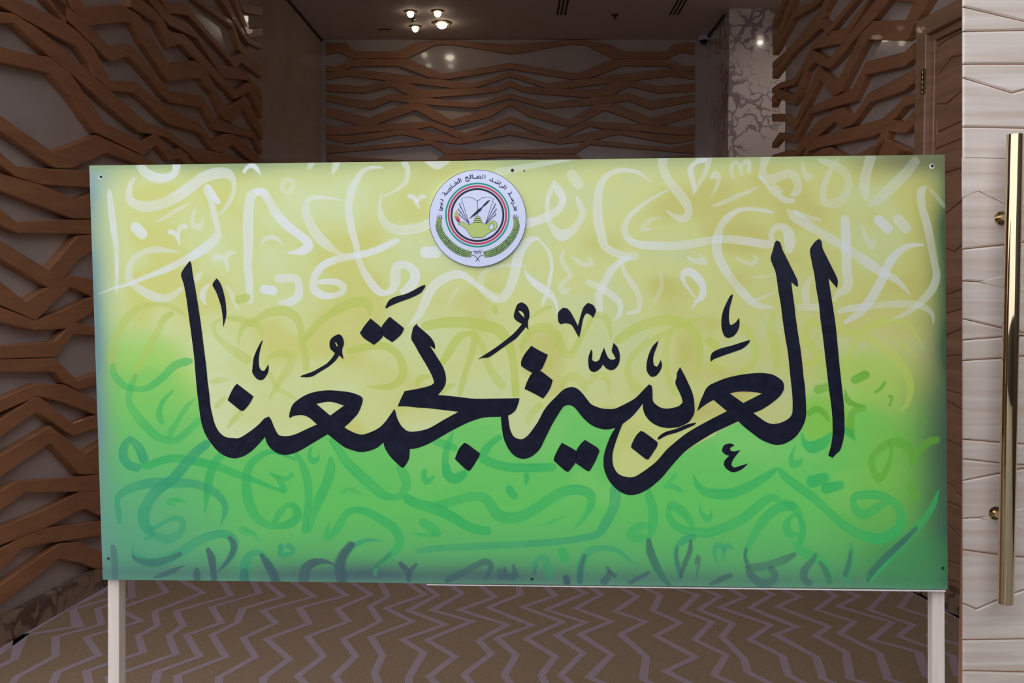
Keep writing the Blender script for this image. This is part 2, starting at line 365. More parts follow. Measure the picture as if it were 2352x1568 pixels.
# zigzag lines woven into the carpet, never crossing each other
r = random.Random(11)
ky = []; y = 3.2
while y < 11.2: ky.append(y); y += r.uniform(.17, .30)
nk = len(ky); sgn = [1 if k % 2 else -1 for k in range(nk)]
xs = [-3.0 + sgn[k]*r.uniform(.02, .07) for k in range(nk)]
line_no = 0
while min(xs) < 2.5:
    prev = xs; wob = r.random(); xs = []
    for k in range(nk):
        drift = .150 + r.uniform(-.075, .075)
        xs.append(prev[k] + max(.075, drift))
    jy = [ky[k] + (r.uniform(-.05, .05) if 0 < k < nk-1 else 0) for k in range(nk)]
    # pull back towards an even front so that the lines stay parallel
    mean = sum(xs)/nk; xs = [x_ + (mean + (sgn[k] if (k*7+line_no*5) % 11 else -sgn[k])*.075 - x_)*.42 for k, x_ in enumerate(xs)]
    xs = [max(x_, p_+.07) for x_, p_ in zip(xs, prev)]
    line_no += 1; v, f = [], []; hw = .0165; seg = 0
    for k in range(nk):
        dx = max(abs((xs[j]-xs[k])/(jy[j]-jy[k])) for j in (k-1, k+1) if 0 <= j < nk)
        wd = min(hw*math.sqrt(1+dx*dx), .034); x_ = xs[k]
        x_ = min(max(x_, xl(jy[k])+.0), xr(jy[k])-.0)
        v += [(x_-wd, jy[k], .0012), (x_+wd, jy[k], .0012)]
        if k and (abs(x_-xs[k]) < .3) : q_ = 2*k; f.append((q_-2, q_-1, q_+1, q_))
    if len(f) > 3 and max(xs) > -2.3: mesh_obj('carpet_stripe', v, f, M['carpet_line'], fl)
# ------------------------------------------------ the painted board
S = 5.8725
bn = np.array([0.06282724, 0.99798574, -0.00878696])      # board normal, away from the camera
bo = np.array([-0.002837, 2.848861, 1.390464])
TLc, TRc, BRc, BLc = (205, 380), (2170, 355), (2177, 1353), (236, 1330.5)
BT = .018
def onb(px, py, lift=0.0): return hit(px, py, bo - bn*lift, bn)
board = thing('calligraphy_board', 'wide green and yellow painted board with black Arabic calligraphy, on two raw timber posts', 'sign board', (float(bo[0]), float(bo[1]), 0))
def loc(P): return P - np.array([bo[0], bo[1], 0])
def locs(L): return [loc(p) for p in L]
# strokes of the brushwork: (tile x, tile y, [(x, y, width)...] in tile pixels, colour key, strength)
W = []
def s(k, ox, oy, pts, a=.62): W.append((k, [(ox+x/S, oy+y/S, w_/S) for x, y, w_ in pts], a))
# ---- white brushwork
o = (200, 350)
s('w', *o, [(300,490,10),(305,570,70),(330,800,90),(360,1050,85),(390,1250,75),(400,1500,50),(400,1750,42),(400,1900,20)])
s('w', *o, [(720,150,110),(740,220,120),(850,310,130),(1000,350,120),(1130,320,90),(1190,260,90),(1210,150,110)], .72)
s('w', *o, [(640,340,30),(580,450,70),(565,590,90),(620,680,120),(780,730,150),(980,700,150),(1180,610,150),(1400,460,150),(1560,340,150),(1750,280,150),(1900,290,140),(1980,400,60),(1970,560,50),(1900,700,60),(1780,850,20)], .6)
s('w', *o, [(1625,430,20),(1610,500,80),(1670,650,80),(1720,850,80),(1765,1050,70),(1740,1150,120),(1600,1280,130),(1400,1410,110),(1100,1560,85),(800,1680,60),(560,1775,45),(350,1833,28),(150,1913,8)], .72)
s('w', *o, [(1640,450,40),(1700,570,80),(1775,680,60)], .75)
s('w', *o, [(910,945,8),(1050,880,40),(1200,780,60),(1300,730,50),(1380,680,10)], .5)
s('w', *o, [(645,1000,140),(755,1110,140)], .75)
s('w', *o, [(1100,1070,60),(1170,1080,60),(1220,1150,50),(1250,1240,25)], .8); s('w', *o, [(1235,1140,40),(1245,1030,55),(1335,985,75)], .8)
s('w', *o, [(1470,730,10),(1420,880,50),(1440,980,80),(1500,1010,90),(1545,960,60),(1565,900,10)], .5)
s('w', *o, [(1260,1345,8),(1100,1325,60),(920,1310,90),(750,1350,70),(620,1450,70),(570,1560,90),(565,1680,105),(620,1773,100),(760,1873,110),(920,1950,120),(1050,1970,110),(1180,1913,90),(1280,1830,60)], .55)
o = (200, 560)
s('w', *o, [(1705,190,75),(1800,180,70),(1870,230,50),(1900,370,40)], .45); s('w', *o, [(1880,200,50),(1910,130,60),(2000,110,40)], .45)
s('w', *o, [(1550,380,20),(1500,440,80),(1460,500,50)], .55)
s('w', *o, [(1670,530,10),(1580,620,80),(1560,720,90),(1600,820,20)], .75)
s('w', *o, [(1860,550,20),(1930,640,60),(1980,760,60),(2030,880,30)], .4)
o = (540, 350)
s('w', *o, [(300,530,100),(220,580,125),(185,750,125),(175,1000,140),(180,1250,130),(170,1500,110),(190,1750,100),(205,2020,80)], .62)
s('w', *o, [(290,520,80),(380,545,110),(450,640,110),(560,830,120),(700,980,120),(850,1100,110),(960,1190,120),(985,1270,130),(900,1330,110),(800,1345,60),(700,1355,10)], .72)
s('w', *o, [(345,1255,15),(400,1170,50),(480,1140,60),(560,1160,60),(650,1240,10)], .5)
s('w', *o, [(115,275,40),(160,205,50),(230,175,70),(290,220,60),(350,310,8)], .75)
s('w', *o, [(800,400,40),(700,360,50),(640,420,50),(640,500,60),(700,540,50),(760,500,60),(790,420,60),(740,370,40)], .3)
s('w', *o, [(1030,140,90),(990,220,40)], .4); s('w', *o, [(1370,135,100),(1340,220,70),(1310,290,20)], .5)
s('w', *o, [(1460,650,10),(1300,620,30),(1120,605,50),(990,640,70),(950,760,110),(980,880,120),(1080,1080,130),(1220,1230,130),(1370,1340,70),(1470,1370,20)], .5)
s('w', *o, [(1990,205,15),(1880,200,40),(1740,240,60),(1640,370,90),(1560,550,110),(1530,750,100),(1545,900,110),(1590,1100,90),(1640,1280,80),(1650,1400,80),(1740,1611,90),(1850,1781,110),(1950,1881,100),(2050,1891,70),(2130,1831,100),(2160,1731,140),(2160,1611,140),(2190,1531,110),(2290,1511,100),(2400,1581,110),(2430,1681,130),(2370,1801,130),(2250,1881,80)], .6)
s('w', *o, [(2280,130,90),(2330,240,60),(2300,400,60),(2180,500,50),(1990,600,10)], .5)
s('w', *o, [(1990,520,10),(1950,680,40),(1960,830,80),(2030,960,110),(2180,1040,130),(2349,1040,130),(2500,1010,130),(2620,950,120)], .45)
o = (620, 500)
s('w', *o, [(1750,300,20),(1680,320,80),(1500,410,90),(1300,480,90),(1100,520,90),(900,560,100),(720,640,100),(620,760,100),(590,870,110),(600,970,110),(700,1040,100),(830,1050,80),(960,1010,90),(990,930,90),(900,870,90),(760,860,70),(650,870,50)], .68)
s('w', *o, [(2085,465,150),(2260,465,150)], .7)
s('w', *o, [(100,820,110),(330,820,110),(390,930,100),(380,1050,110),(280,1130,110),(130,1140,60)], .6)
s('w', 400, 580, [(1200,490,120),(1350,515,120)], .75)
o = (900, 560)
s('w', *o, [(215,1110,10),(350,970,90),(450,780,120),(540,600,120),(660,490,120),(850,410,110),(1000,440,90),(1150,560,60),(1290,650,80),(1450,740,110),(1560,650,120),(1650,430,130),(1700,180,130),(1760,40,120),(1860,-50,90),(1980,-80,30)], .62)
s('w', *o, [(1860,300,10),(1700,290,50),(1500,290,40),(1300,350,60),(1210,450,90),(1210,600,80),(1280,700,60),(1400,760,80)], .33)
s('w', *o, [(720,890,8),(840,680,40),(900,580,30)], .25)
o = (1160, 360)
s('w', *o, [(440,1110,20),(560,1230,40),(610,1340,60),(630,1500,40),(600,1674,50),(570,1810,40),(530,1920,60),(490,2010,12)], .65)
s('w', *o, [(660,320,20),(640,400,60),(580,560,60),(570,720,60),(590,850,70),(650,960,80),(760,1060,150),(880,1010,120),(980,900,90),(1050,760,100),(1000,620,80),(965,530,20)], .5)
s('w', *o, [(660,330,30),(720,450,110),(780,560,90),(740,690,90),(600,790,110),(440,860,110),(260,900,130)], .6)
s('w', *o, [(890,230,140),(1000,375,140)], .4)
s('w', *o, [(1965,335,15),(1850,240,40),(1720,190,50),(1560,180,60),(1400,240,70),(1290,370,90),(1250,600,120),(1255,850,130),(1300,1050,120),(1350,1210,100),(1500,1300,100),(1650,1340,110),(1760,1340,120)], .5)
s('w', *o, [(2210,445,15),(2050,520,40),(1850,650,50),(1680,800,60),(1610,950,100),(1640,1080,90),(1750,1160,90),(1900,1190,110),(2349,1195,115),(2800,1120,110),(3030,1110,110),(3280,1141,110),(3550,1180,110),(3595,1120,70),(3590,1051,70),(3640,961,90),(3730,941,100),(3810,1001,130),(3840,1141,150),(3830,1261,110)], .52)
s('w', *o, [(2110,810,30),(1960,850,60),(1870,940,70),(1850,990,50),(1980,965,20)], .35)
s('w', *o, [(-100,205,110),(0,190,100),(300,130,80),(600,80,60),(900,40,15)], .42)
o = (1160, 560)
s('w', *o, [(265,345,10),(310,440,60),(430,550,90),(570,650,110),(660,740,70),(700,850,30),(690,970,6)], .75)
s('w', *o, [(790,80,30),(765,200,60),(820,320,70),(880,410,60),(820,490,70),(750,570,80),(790,640,90),(880,600,30)], .42)
s('w', *o, [(900,170,30),(980,230,60),(1080,280,60),(1170,260,60),(1110,170,20)], .4)
s('w', *o, [(1690,185,50),(1600,215,90),(1540,250,80),(1420,380,110),(1340,530,110),(1270,680,110),(1270,800,90),(1290,940,80)], .62)
s('w', *o, [(1110,510,80),(1250,570,90),(1400,660,90),(1530,770,80),(1560,860,70),(1530,970,60),(1450,1040,10)], .5)
s('w', *o, [(1560,230,40),(1620,400,60),(1720,540,80),(1800,680,80),(1815,800,70),(1790,900,50),(1650,940,40)], .45)
s('w', *o, [(2090,390,40),(2115,500,60),(2100,620,60),(2040,740,50),(2000,820,20)], .3)
o = (1480, 350)
s('w', *o, [(250,75,140),(250,200,110),(330,380,110),(450,530,130),(560,680,120),(600,800,90),(540,890,110),(420,870,70),(290,780,20)], .42)
s('w', *o, [(800,80,110),(700,130,60),(620,220,70),(640,330,80),(670,470,60),(665,570,8)], .58); s('w', *o, [(860,80,100),(850,200,70),(780,350,60),(700,480,60),(665,565,10)], .52)
s('w', *o, [(895,350,40),(960,290,90),(1000,340,70),(970,470,50),(895,600,10)], .42)
s('w', *o, [(1200,350,30),(1170,230,55),(1200,150,60),(1270,160,60),(1330,310,35)], .4); s('w', *o, [(1300,210,30),(1360,130,60),(1410,130,60),(1415,280,50)], .42)
s('w', *o, [(1640,65,120),(1600,200,90),(1600,310,120),(1720,360,130),(1850,310,120),(1980,290,120),(2060,380,120),(2060,520,110),(1990,570,60)], .45)
s('w', *o, [(1550,310,40),(1650,430,50),(1780,560,80),(1900,640,80),(2020,650,60)], .45); s('w', *o, [(1740,440,70),(1850,540,60)], .35)
s('w', *o, [(900,735,15),(1050,680,60),(1250,590,60),(1400,530,50),(1535,460,15)], .38)
s('w', *o, [(1750,815,15),(1650,790,50),(1480,765,50),(1280,780,60),(1120,880,90),(1020,1020,100),(980,1200,130),(990,1380,120),(1080,1561,120),(1200,1741,110),(1350,1911,110),(1450,2011,110),(1560,2071,90),(1740,2091,30)], .55)
s('w', *o, [(2130,120,30),(2150,250,70),(2200,340,90),(2250,290,40)], .28)
o = (1480, 500)
s('w', *o, [(1440,1140,40),(1600,1070,50),(1780,1000,15)], .35)
s('w', *o, [(560,510,10),(650,570,60),(760,590,80),(830,600,60),(740,490,20)], .42)
s('w', *o, [(1240,540,30),(1360,600,50),(1460,620,60),(1510,560,50),(1460,500,20)], .35)
s('w', *o, [(1440,795,20),(1580,800,35),(1720,785,15)], .3)
s('w', *o, [(690,1080,20),(590,950,40),(520,830,60),(540,740,90),(620,730,110),(730,820,110),(790,930,90),(780,1050,90),(700,1130,60),(635,1230,10)], .68)
s('w', *o, [(2270,780,30),(2190,900,90),(2170,1050,110),(2190,1140,90)], .4); s('w', *o, [(2080,1205,90),(2345,1205,90)], .35)
o = (1790, 350)
s('w', *o, [(110,770,40),(200,860,140),(400,990,120),(700,1170,120),(900,1290,120),(1100,1420,130),(1250,1526,130),(1400,1626,110),(1560,1706,90),(1680,1816,60),(1770,1926,10)], .5)
s('w', *o, [(200,800,60),(380,870,70),(560,915,45)], .45)
s('w', *o, [(885,885,100),(890,960,120),(900,1150,120),(905,1400,130),(910,1600,130),(930,1760,125),(900,1840,120),(800,1905,80),(730,1996,30)], .55)
s('w', *o, [(800,70,20),(700,230,60),(620,400,80),(590,560,80),(620,670,110),(750,680,140),(870,600,110),(940,450,100),(900,300,110),(780,190,120),(600,120,70),(520,90,30)], .32)
s('w', *o, [(1240,50,130),(1180,250,130),(1150,420,140),(1160,560,110),(1180,640,40)], .35)
s('w', *o, [(1840,110,130),(1700,290,140),(1500,480,140),(1350,620,130),(1230,690,90)], .33)
s('w', *o, [(1110,970,10),(1150,1100,60),(1210,1220,90),(1250,1260,90),(1280,1180,30),(1280,1100,8)], .42)
s('w', *o, [(1330,900,130),(1480,1040,130)], .6); s('w', *o, [(1590,890,140),(1720,1035,140)], .45)
s('w', *o, [(1985,450,20),(1910,540,110),(1930,750,100),(2000,1000,110),(2050,1250,110),(2100,1516,90),(2120,1676,100),(2060,1846,110),(1930,1996,100),(1780,2126,70),(1600,2226,50),(1470,2271,15)], .45)
s('w', *o, [(2010,480,20),(2110,580,60),(2235,735,50)], .3)
o = (1790, 540)
s('w', *o, [(1950,130,20),(1790,135,60),(1640,200,90),(1500,350,110),(1420,520,120),(1320,720,120),(1190,920,130),(1060,1060,110),(880,1180,40)], .62)
s('w', *o, [(800,1030,60),(950,990,90),(1200,960,90),(1500,930,90),(1800,930,100),(1950,970,80),(2060,1060,60),(2080,1190,20)], .45)
# ---- olive strokes in the yellow field, turning green lower down
o = (220, 640)
s('o', *o, [(1240,520,20),(1120,430,60),(950,350,70),(780,345,60),(600,380,90),(430,520,110),(310,700,120),(230,900,110),(215,1080,100),(240,1250,80)], .55)
s('g', *o, [(225,1150,60),(240,1250,90),(280,1340,100),(400,1450,90),(560,1490,70),(720,1460,90),(900,1330,100),(1050,1180,110),(1200,1120,110),(1290,1110,60)], .4)
s('o', *o, [(1040,460,60),(930,530,90),(830,720,90),(720,920,90),(620,1110,90),(540,1240,60),(490,1400,60)], .6)
o = (220, 860)
s('g', *o, [(540,0,60),(470,180,90),(450,380,90),(560,560,120),(700,720,120),(850,850,110),(1050,890,90),(1200,800,90),(1390,620,100)], .38)
s('g', *o, [(1050,210,20),(920,340,60),(860,470,70),(860,580,90),(900,650,60)], .42); s('g', *o, [(1330,330,20),(1230,430,70),(1120,600,60),(1030,740,90),(990,840,60)], .35)
s('t', *o, [(470,840,50),(390,960,110),(370,1100,120),(450,1220,120),(570,1260,110)], .62); s('t', *o, [(490,880,90),(590,1000,120),(650,1150,130)], .6)
s('g', *o, [(600,1230,60),(700,1230,100),(850,1170,100),(1050,1130,110),(1300,1160,110),(1600,1230,110),(1900,1340,100),(2150,1430,70),(2400,1530,50),(2560,1590,30)], .62)
s('t', *o, [(1500,930,110),(1350,1050,130),(1200,1220,140),(1050,1400,140),(850,1540,140),(720,1700,150),(640,1890,160),(680,2060,140),(760,2150,90),(640,2230,10)], .6)
s('g', *o, [(1690,1090,110),(1600,1200,110),(1530,1400,120),(1500,1600,100),(1470,1890,10)], .6)
s('g', *o, [(2700,1150,30),(2400,1040,60),(2200,1110,90),(2060,1260,110),(2030,1500,130),(2060,1700,140),(2150,1900,130),(2300,2020,100),(2500,2040,90),(2650,1990,130),(2720,1900,120),(2680,1780,90),(2580,1760,60),(2480,1870,100),(2400,2000,60)], .55)
o = (220, 1090)
s('t', *o, [(320,660,60),(310,500,75),(285,380,70),(330,270,90),(500,170,120),(750,110,130),(1000,110,130),(1300,120,110),(1550,200,110),(1700,330,90),(1750,480,80),(1680,680,10)], .5)
s('t', *o, [(700,740,60),(820,700,50),(1000,600,60),(1130,590,80),(1180,680,80),(1120,800,100),(980,870,120),(830,830,110),(740,790,40)], .45)
s('g', *o, [(1080,420,10),(990,390,60),(1000,350,70),(1110,340,60),(1230,375,10)], .5)
s('t', *o, [(495,960,20),(520,1080,70),(620,1150,110),(800,1180,130),(1000,1120,130),(1200,1010,130),(1400,880,120),(1600,810,110),(1750,800,110),(1860,870,110),(1870,960,110),(1840,1080,90),(1740,1220,60),(1640,1310,20)], .5)
s('d', *o, [(490,1080,30),(560,1150,60),(760,1190,110),(950,1150,90),(1150,1060,60)], .5)
s('d', *o, [(1800,840,60),(1860,940,90),(1840,1060,80),(1740,1210,50),(1640,1310,15)], .6)
s('d', *o, [(230,960,60),(250,1100,100),(260,1260,90),(260,1400,90)], .4); s('d', *o, [(780,1390,20),(900,1350,70),(1050,1290,70),(1200,1220,10)], .5)
s('d', *o, [(1510,1000,60),(1560,1120,110),(1580,1260,90),(1600,1420,80)], .7); s('d', *o, [(1360,1270,60),(1365,1350,110),(1370,1420,80)], .6)
s('g', *o, [(1960,720,60),(1990,750,110),(2060,820,30)], .5); s('g', *o, [(2010,720,40),(2120,790,60),(2230,910,10)], .45)
s('t', *o, [(2000,1470,150),(2005,1300,150),(2030,1150,120),(2110,1060,90),(2220,1060,80),(2310,1150,80),(2400,1330,90),(2440,1440,100)], .5)
s('d', *o, [(2000,1460,140),(2005,1300,110)], .5); s('d', *o, [(2330,1220,50),(2400,1330,80),(2450,1460,110)], .5)
o = (540, 1000)
s('g', *o, [(820,240,60),(900,380,90),(960,550,110),(990,720,110),(990,900,100),(960,1100,90),(940,1290,90)], .6)
s('g', *o, [(1290,300,60),(1290,450,130),(1230,650,130),(1140,850,130),(1060,1050,110),(990,1280,80)], .5)
s('g', *o, [(1290,60,60),(1400,200,110),(1500,350,130),(1650,500,140),(1850,680,140),(2000,800,120),(2150,830,80),(2260,780,110),(2310,650,130),(2260,500,130),(2180,420,40)], .52)
s('g', *o, [(460,500,20),(600,560,50),(700,580,60),(780,520,60)], .5); s('g', *o, [(480,510,20),(590,600,70),(640,680,90),(650,735,120)], .55)
s('g', *o, [(1030,150,30),(1000,270,60),(1050,340,90),(1110,320,60),(1135,240,8)], .5)
s('g', *o, [(1430,770,50),(1540,720,60),(1650,760,50),(1730,810,10)], .35)
s('g', *o, [(1275,1160,10),(1240,1300,60),(1240,1380,90),(1340,1300,100),(1430,1170,110),(1500,1050,90),(1620,1000,80),(1800,1040,110),(2000,1150,120),(2150,1260,120),(2220,1400,120),(2180,1530,110),(2050,1640,90),(1920,1750,60),(1880,1880,50)], .55)
s('d', *o, [(1560,1460,90),(1440,1620,120),(1400,1760,140),(1440,1930,150)], .55); s('t', *o, [(1980,1420,10),(1800,1410,50),(1620,1470,80),(1500,1560,70)], .5)
s('t', *o, [(620,1480,80),(620,1600,80),(740,1600,60),(780,1530,60),(700,1480,80)], .6)
o = (600, 1110)
s('d', *o, [(1000,1100,15),(850,1050,60),(700,1070,110),(600,1150,140),(570,1290,150)], .75); s('d', *o, [(1230,820,90),(1120,960,120),(1070,1120,140),(1090,1300,150)], .6)
s('d', *o, [(0,960,50),(80,1080,110),(160,1220,130),(190,1310,120)], .6)
s('d', *o, [(1870,1070,60),(1980,1200,90),(1990,1310,60)], .65); s('d', *o, [(2100,1080,40),(2030,1160,60),(1990,1250,60)], .55)
s('d', *o, [(1530,1130,60),(1600,1070,60),(1750,950,60)], .35)
o = (920, 1080)
s('g', *o, [(85,380,130),(250,460,140),(450,510,150),(650,600,140),(850,720,130),(1000,790,120),(1180,820,120)], .62)
s('g', *o, [(400,470,60),(600,450,120),(800,390,120),(980,350,120),(1130,370,130),(1220,470,140),(1300,590,150),(1450,640,150),(1620,620,150),(1800,530,140),(2000,400,140),(2200,290,140),(2400,260,140),(2560,330,130),(2560,480,100),(2480,630,70),(2330,800,10)], .5)
s('g', *o, [(290,690,110),(400,760,130),(490,840,120)], .6); s('g', *o, [(160,840,8),(320,870,50),(480,870,60),(550,840,30)], .5)
s('g', *o, [(1450,220,60),(1475,270,110),(1540,350,110)], .62)
s('g', *o, [(330,0,60),(310,60,70),(350,150,90),(430,100,50),(455,60,8)], .6)
s('g', *o, [(620,-60,110),(620,40,120),(700,110,130),(800,90,120),(880,20,60)], .6)
s('t', *o, [(210,1090,60),(500,1050,90),(900,1030,90),(1300,1010,90),(1700,990,90),(2100,960,90),(2400,920,90),(2650,860,100),(2760,720,130),(2850,560,130),(2890,430,150),(2900,250,150)], .45)
s('g', *o, [(1700,50,70),(1700,120,70),(1690,210,10)], .62)
s('g', *o, [(1870,755,10),(2050,690,50),(2280,590,10)], .3)
s('d', *o, [(620,1490,80),(800,1400,90),(1000,1290,90),(1150,1230,90),(1220,1290,70),(1180,1400,60),(1130,1480,30)], .5)
s('d', *o, [(1330,1340,60),(1350,1430,90),(1400,1420,60),(1400,1290,20)], .5); s('d', *o, [(1400,1340,60),(1460,1440,90),(1540,1410,100),(1520,1260,20)], .55)
s('d', *o, [(1830,1270,30),(1800,1400,60)], .45); s('t', *o, [(1780,1330,60),(1830,1220,60),(1930,1170,80),(1980,1290,110),(2010,1450,100)], .45); s('d', *o, [(2230,1430,90),(2260,1520,90)], .6)
s('g', *o, [(2170,1070,110),(2230,1200,120)], .4)
o = (1100, 880)
s('g', *o, [(290,720,80),(180,800,90),(90,900,110),(60,1010,120),(200,1080,120),(400,1130,120),(700,1140,120),(1000,1130,110)], .6)
o = (800, 840)
s('g', *o, [(1420,870,10),(1370,1000,70),(1320,1150,90),(1310,1350,100),(1360,1480,130),(1450,1520,140),(1560,1460,110)], .62); s('g', *o, [(1160,1010,90),(1300,1060,110),(1440,1110,90)], .55)
o = (1280, 1090)
s('g', *o, [(1240,190,40),(1240,300,110),(1290,450,130),(1290,650,130),(1260,780,90),(1230,880,80),(1260,1050,120),(1340,1240,120),(1430,1390,90),(1520,1490,60)], .5)
s('d', *o, [(1230,870,60),(1260,1050,110),(1340,1240,110),(1430,1390,80),(1520,1490,50)], .5)
s('g', *o, [(1260,690,60),(1120,690,110),(1000,780,130),(1000,840,110),(1160,850,110)], .5)
s('g', *o, [(1500,420,60),(1560,420,130),(1680,490,130),(1790,620,90),(1830,740,60)], .55); s('g', *o, [(1500,430,60),(1510,560,90),(1580,670,100),(1700,740,110),(1850,770,120),(2050,780,130),(2300,690,130),(2500,590,130),(2700,430,130),(2850,320,110),(2960,320,90),(3020,380,20)], .5)
s('g', *o, [(1440,180,20),(1560,160,80),(1680,220,50)], .5); s('g', *o, [(1440,160,40),(1520,90,60),(1590,10,60)], .4)
s('g', *o, [(1840,0,20),(1880,120,70),(1980,220,110),(2150,260,140),(2350,250,140),(2600,150,130),(2850,0,100),(2960,-80,40)], .55)
s('g', *o, [(1915,370,8),(1940,500,50),(2020,590,90),(2070,560,60),(2075,450,8)], .5)
s('t', *o, [(1850,830,90),(1720,880,100),(1620,960,70),(1600,1060,60),(1610,1180,70),(1650,1380,60)], .45); s('d', *o, [(1620,970,40),(1605,1100,60),(1640,1270,70),(1660,1390,40)], .45)
s('d', *o, [(1800,880,40),(1790,1030,70),(1720,1200,70),(1660,1390,40)], .55)
s('d', *o, [(1870,1200,50),(1900,1110,60),(1910,1200,40),(1870,1400,20)], .5)
s('t', *o, [(300,1450,110),(310,1300,120),(350,1150,120),(450,1020,100),(600,990,80),(780,1010,70),(920,1100,50),(1040,1210,10)], .45); s('d', *o, [(300,1440,90),(320,1250,80),(370,1080,50)], .5)
s('d', *o, [(670,1240,40),(700,1340,80),(620,1450,110)], .6); s('d', *o, [(690,1310,60),(790,1370,60)], .55); s('d', *o, [(970,1460,60),(1100,1390,60),(1250,1310,40)], .5)
s('d', *o, [(110,1370,60),(130,1460,100)], .6); s('g', *o, [(60,1010,110),(110,1150,120)], .4); s('d', *o, [(2060,1480,40),(2200,1410,80),(2349,1350,60)], .5)
s('t', *o, [(2160,1180,20),(2120,1050,50),(2150,960,80),(2230,980,80),(2250,1170,20)], .45); s('t', *o, [(2250,1020,50),(2300,950,60),(2360,1000,50)], .4)
o = (1600, 1100)
s('g', *o, [(1180,310,100),(1300,370,120),(1400,480,90)], .4); s('g', *o, [(1300,360,120),(1080,400,130),(900,560,130),(790,730,110),(700,880,80),(660,1010,60),(680,1120,60)], .55)
s('g', *o, [(1390,870,90),(1430,720,90),(1410,560,80),(1350,480,50),(1260,520,60),(1210,640,110),(1260,740,110),(1370,740,50)], .55)
s('d', *o, [(1330,1010,60),(1200,1080,110),(1000,1150,110),(800,1190,110),(700,1160,60),(655,1050,45),(670,930,40)], .45)
s('d', *o, [(680,1180,60),(740,1300,110),(860,1400,120),(1000,1390,110),(1060,1290,90),(1000,1200,90)], .5)
s('g', *o, [(1300,850,30),(1400,960,120),(1550,1040,130),(1700,1120,110),(1780,1260,100),(1800,1400,80)], .4)
s('d', *o, [(1620,1000,30),(1560,1100,80),(1460,1220,110),(1450,1340,100),(1530,1410,90)], .4); s('d', *o, [(1660,1120,60),(1750,1250,90),(1800,1400,70)], .4)
s('t', *o, [(2080,860,40),(2090,1000,80),(2060,1150,110),(2020,1290,130),(2060,1400,60)], .4); s('d', *o, [(2080,960,30),(2050,1150,70),(2000,1300,70)], .45)
s('g', *o, [(1100,-150,40),(1200,-30,110),(1400,120,120),(1600,270,120),(1750,410,110),(1950,590,120),(2150,720,130),(2400,800,150),(2600,760,150),(2750,620,130),(2740,420,110),(2640,300,110),(2480,220,120),(2280,210,120),(2140,230,90),(2120,350,90),(2200,460,130),(2320,460,130),(2450,370,110),(2600,310,40)], .55)
s('g', *o, [(-660,290,20),(-700,480,80),(-650,650,100)], .0)
o = (1790, 960)
s('g', *o, [(300,200,20),(340,330,80),(440,390,160),(560,350,160),(650,280,110),(700,190,30)], .62); s('g', *o, [(220,360,10),(160,530,60),(190,620,110),(260,600,90),(320,540,8)], .58)
s('g', *o, [(430,860,170),(620,800,140)], .62); s('g', *o, [(620,950,150),(830,900,120)], .68)
s('g', *o, [(870,150,60),(950,200,110),(1025,300,20)], .6)
s('l', *o, [(1510,300,60),(1380,400,110),(1270,500,90),(1240,620,80),(1290,750,90),(1340,810,130),(1420,740,90),(1480,600,60),(1510,480,50),(1510,390,60)], .6)
s('l', *o, [(1480,340,110),(1600,320,130),(1720,380,120),(1780,500,80),(1780,690,10)], .7); s('l', *o, [(1800,600,60),(1900,420,90),(2020,320,110),(2130,290,100)], .65)
s('l', *o, [(1750,920,110),(1860,1060,120)], .6)
s('g', *o, [(2150,970,20),(2080,1160,80),(1980,1330,90),(1850,1480,110),(1700,1650,110),(1500,1850,120),(1330,2020,130),(1200,2180,100)], .62); s('d', *o, [(1850,1480,60),(1650,1680,80),(1430,1880,90),(1250,2080,90),(1190,2200,50)], .55)
# ---- olive strokes behind the lettering
o = (400, 580)
s('o', *o, [(850,1240,15),(900,1060,60),(980,960,90),(1100,960,120),(1180,1060,70),(1170,1160,20)], .5)
s('o', *o, [(720,880,60),(900,900,90),(1030,930,80),(1150,870,80),(1300,800,110),(1500,790,130),(1640,870,110),(1710,1030,90),(1740,1250,80),(1780,1450,90),(1780,1568,90)], .6)
s('o', *o, [(640,890,30),(540,960,50),(540,1050,50),(620,1180,80),(800,1320,110),(1000,1450,120)], .45); s('o', *o, [(850,640,110),(990,600,110)], .8)
s('o', *o, [(1780,1180,60),(1850,1060,90),(2000,900,90),(2200,770,110),(2392,680,130),(2542,660,140),(2632,730,100),(2632,860,20)], .75)
s('o', *o, [(1220,1520,40),(1280,1420,60),(1450,1350,90),(1580,1420,120),(1540,1567,110),(1440,1707,80),(1350,1857,70),(1270,2007,15)], .45); s('o', *o, [(1270,1600,60),(1400,1827,60),(1550,1917,60),(1660,1997,40)], .45)
o = (400, 840)
s('o', *o, [(500,220,60),(630,190,80),(750,180,20)], .5); s('o', *o, [(560,560,60),(650,460,70),(710,420,30)], .5); s('o', *o, [(900,620,60),(800,730,80),(720,840,30)], .5)
o = (800, 640)
s('o', *o, [(1030,640,120),(1300,590,140),(1600,590,150),(1900,640,150),(2060,720,150),(2140,850,130),(2200,1000,110),(2240,1250,100),(2260,1568,100)], .8)
s('o', *o, [(1270,1130,90),(1360,980,110),(1480,800,110),(1600,740,70),(1700,760,90),(1680,950,90),(1600,1200,80),(1530,1450,80),(1500,1568,60)], .7)
s('o', *o, [(1740,780,80),(1820,950,80),(1870,1120,90),(1950,1280,100),(2080,1450,120)], .55)
s('o', *o, [(0,980,90),(200,930,90),(450,900,100),(620,970,100),(700,1080,100),(740,1200,110),(720,1340,110),(600,1440,90),(400,1460,60),(250,1450,20)], .7)
s('o', *o, [(920,1430,60),(980,1340,90),(1100,1310,40)], .6); s('o', *o, [(1260,1550,40),(1350,1460,80),(1450,1420,30)], .6); s('o', *o, [(1960,380,90),(1990,470,60)], .7)
o = (1100, 680)
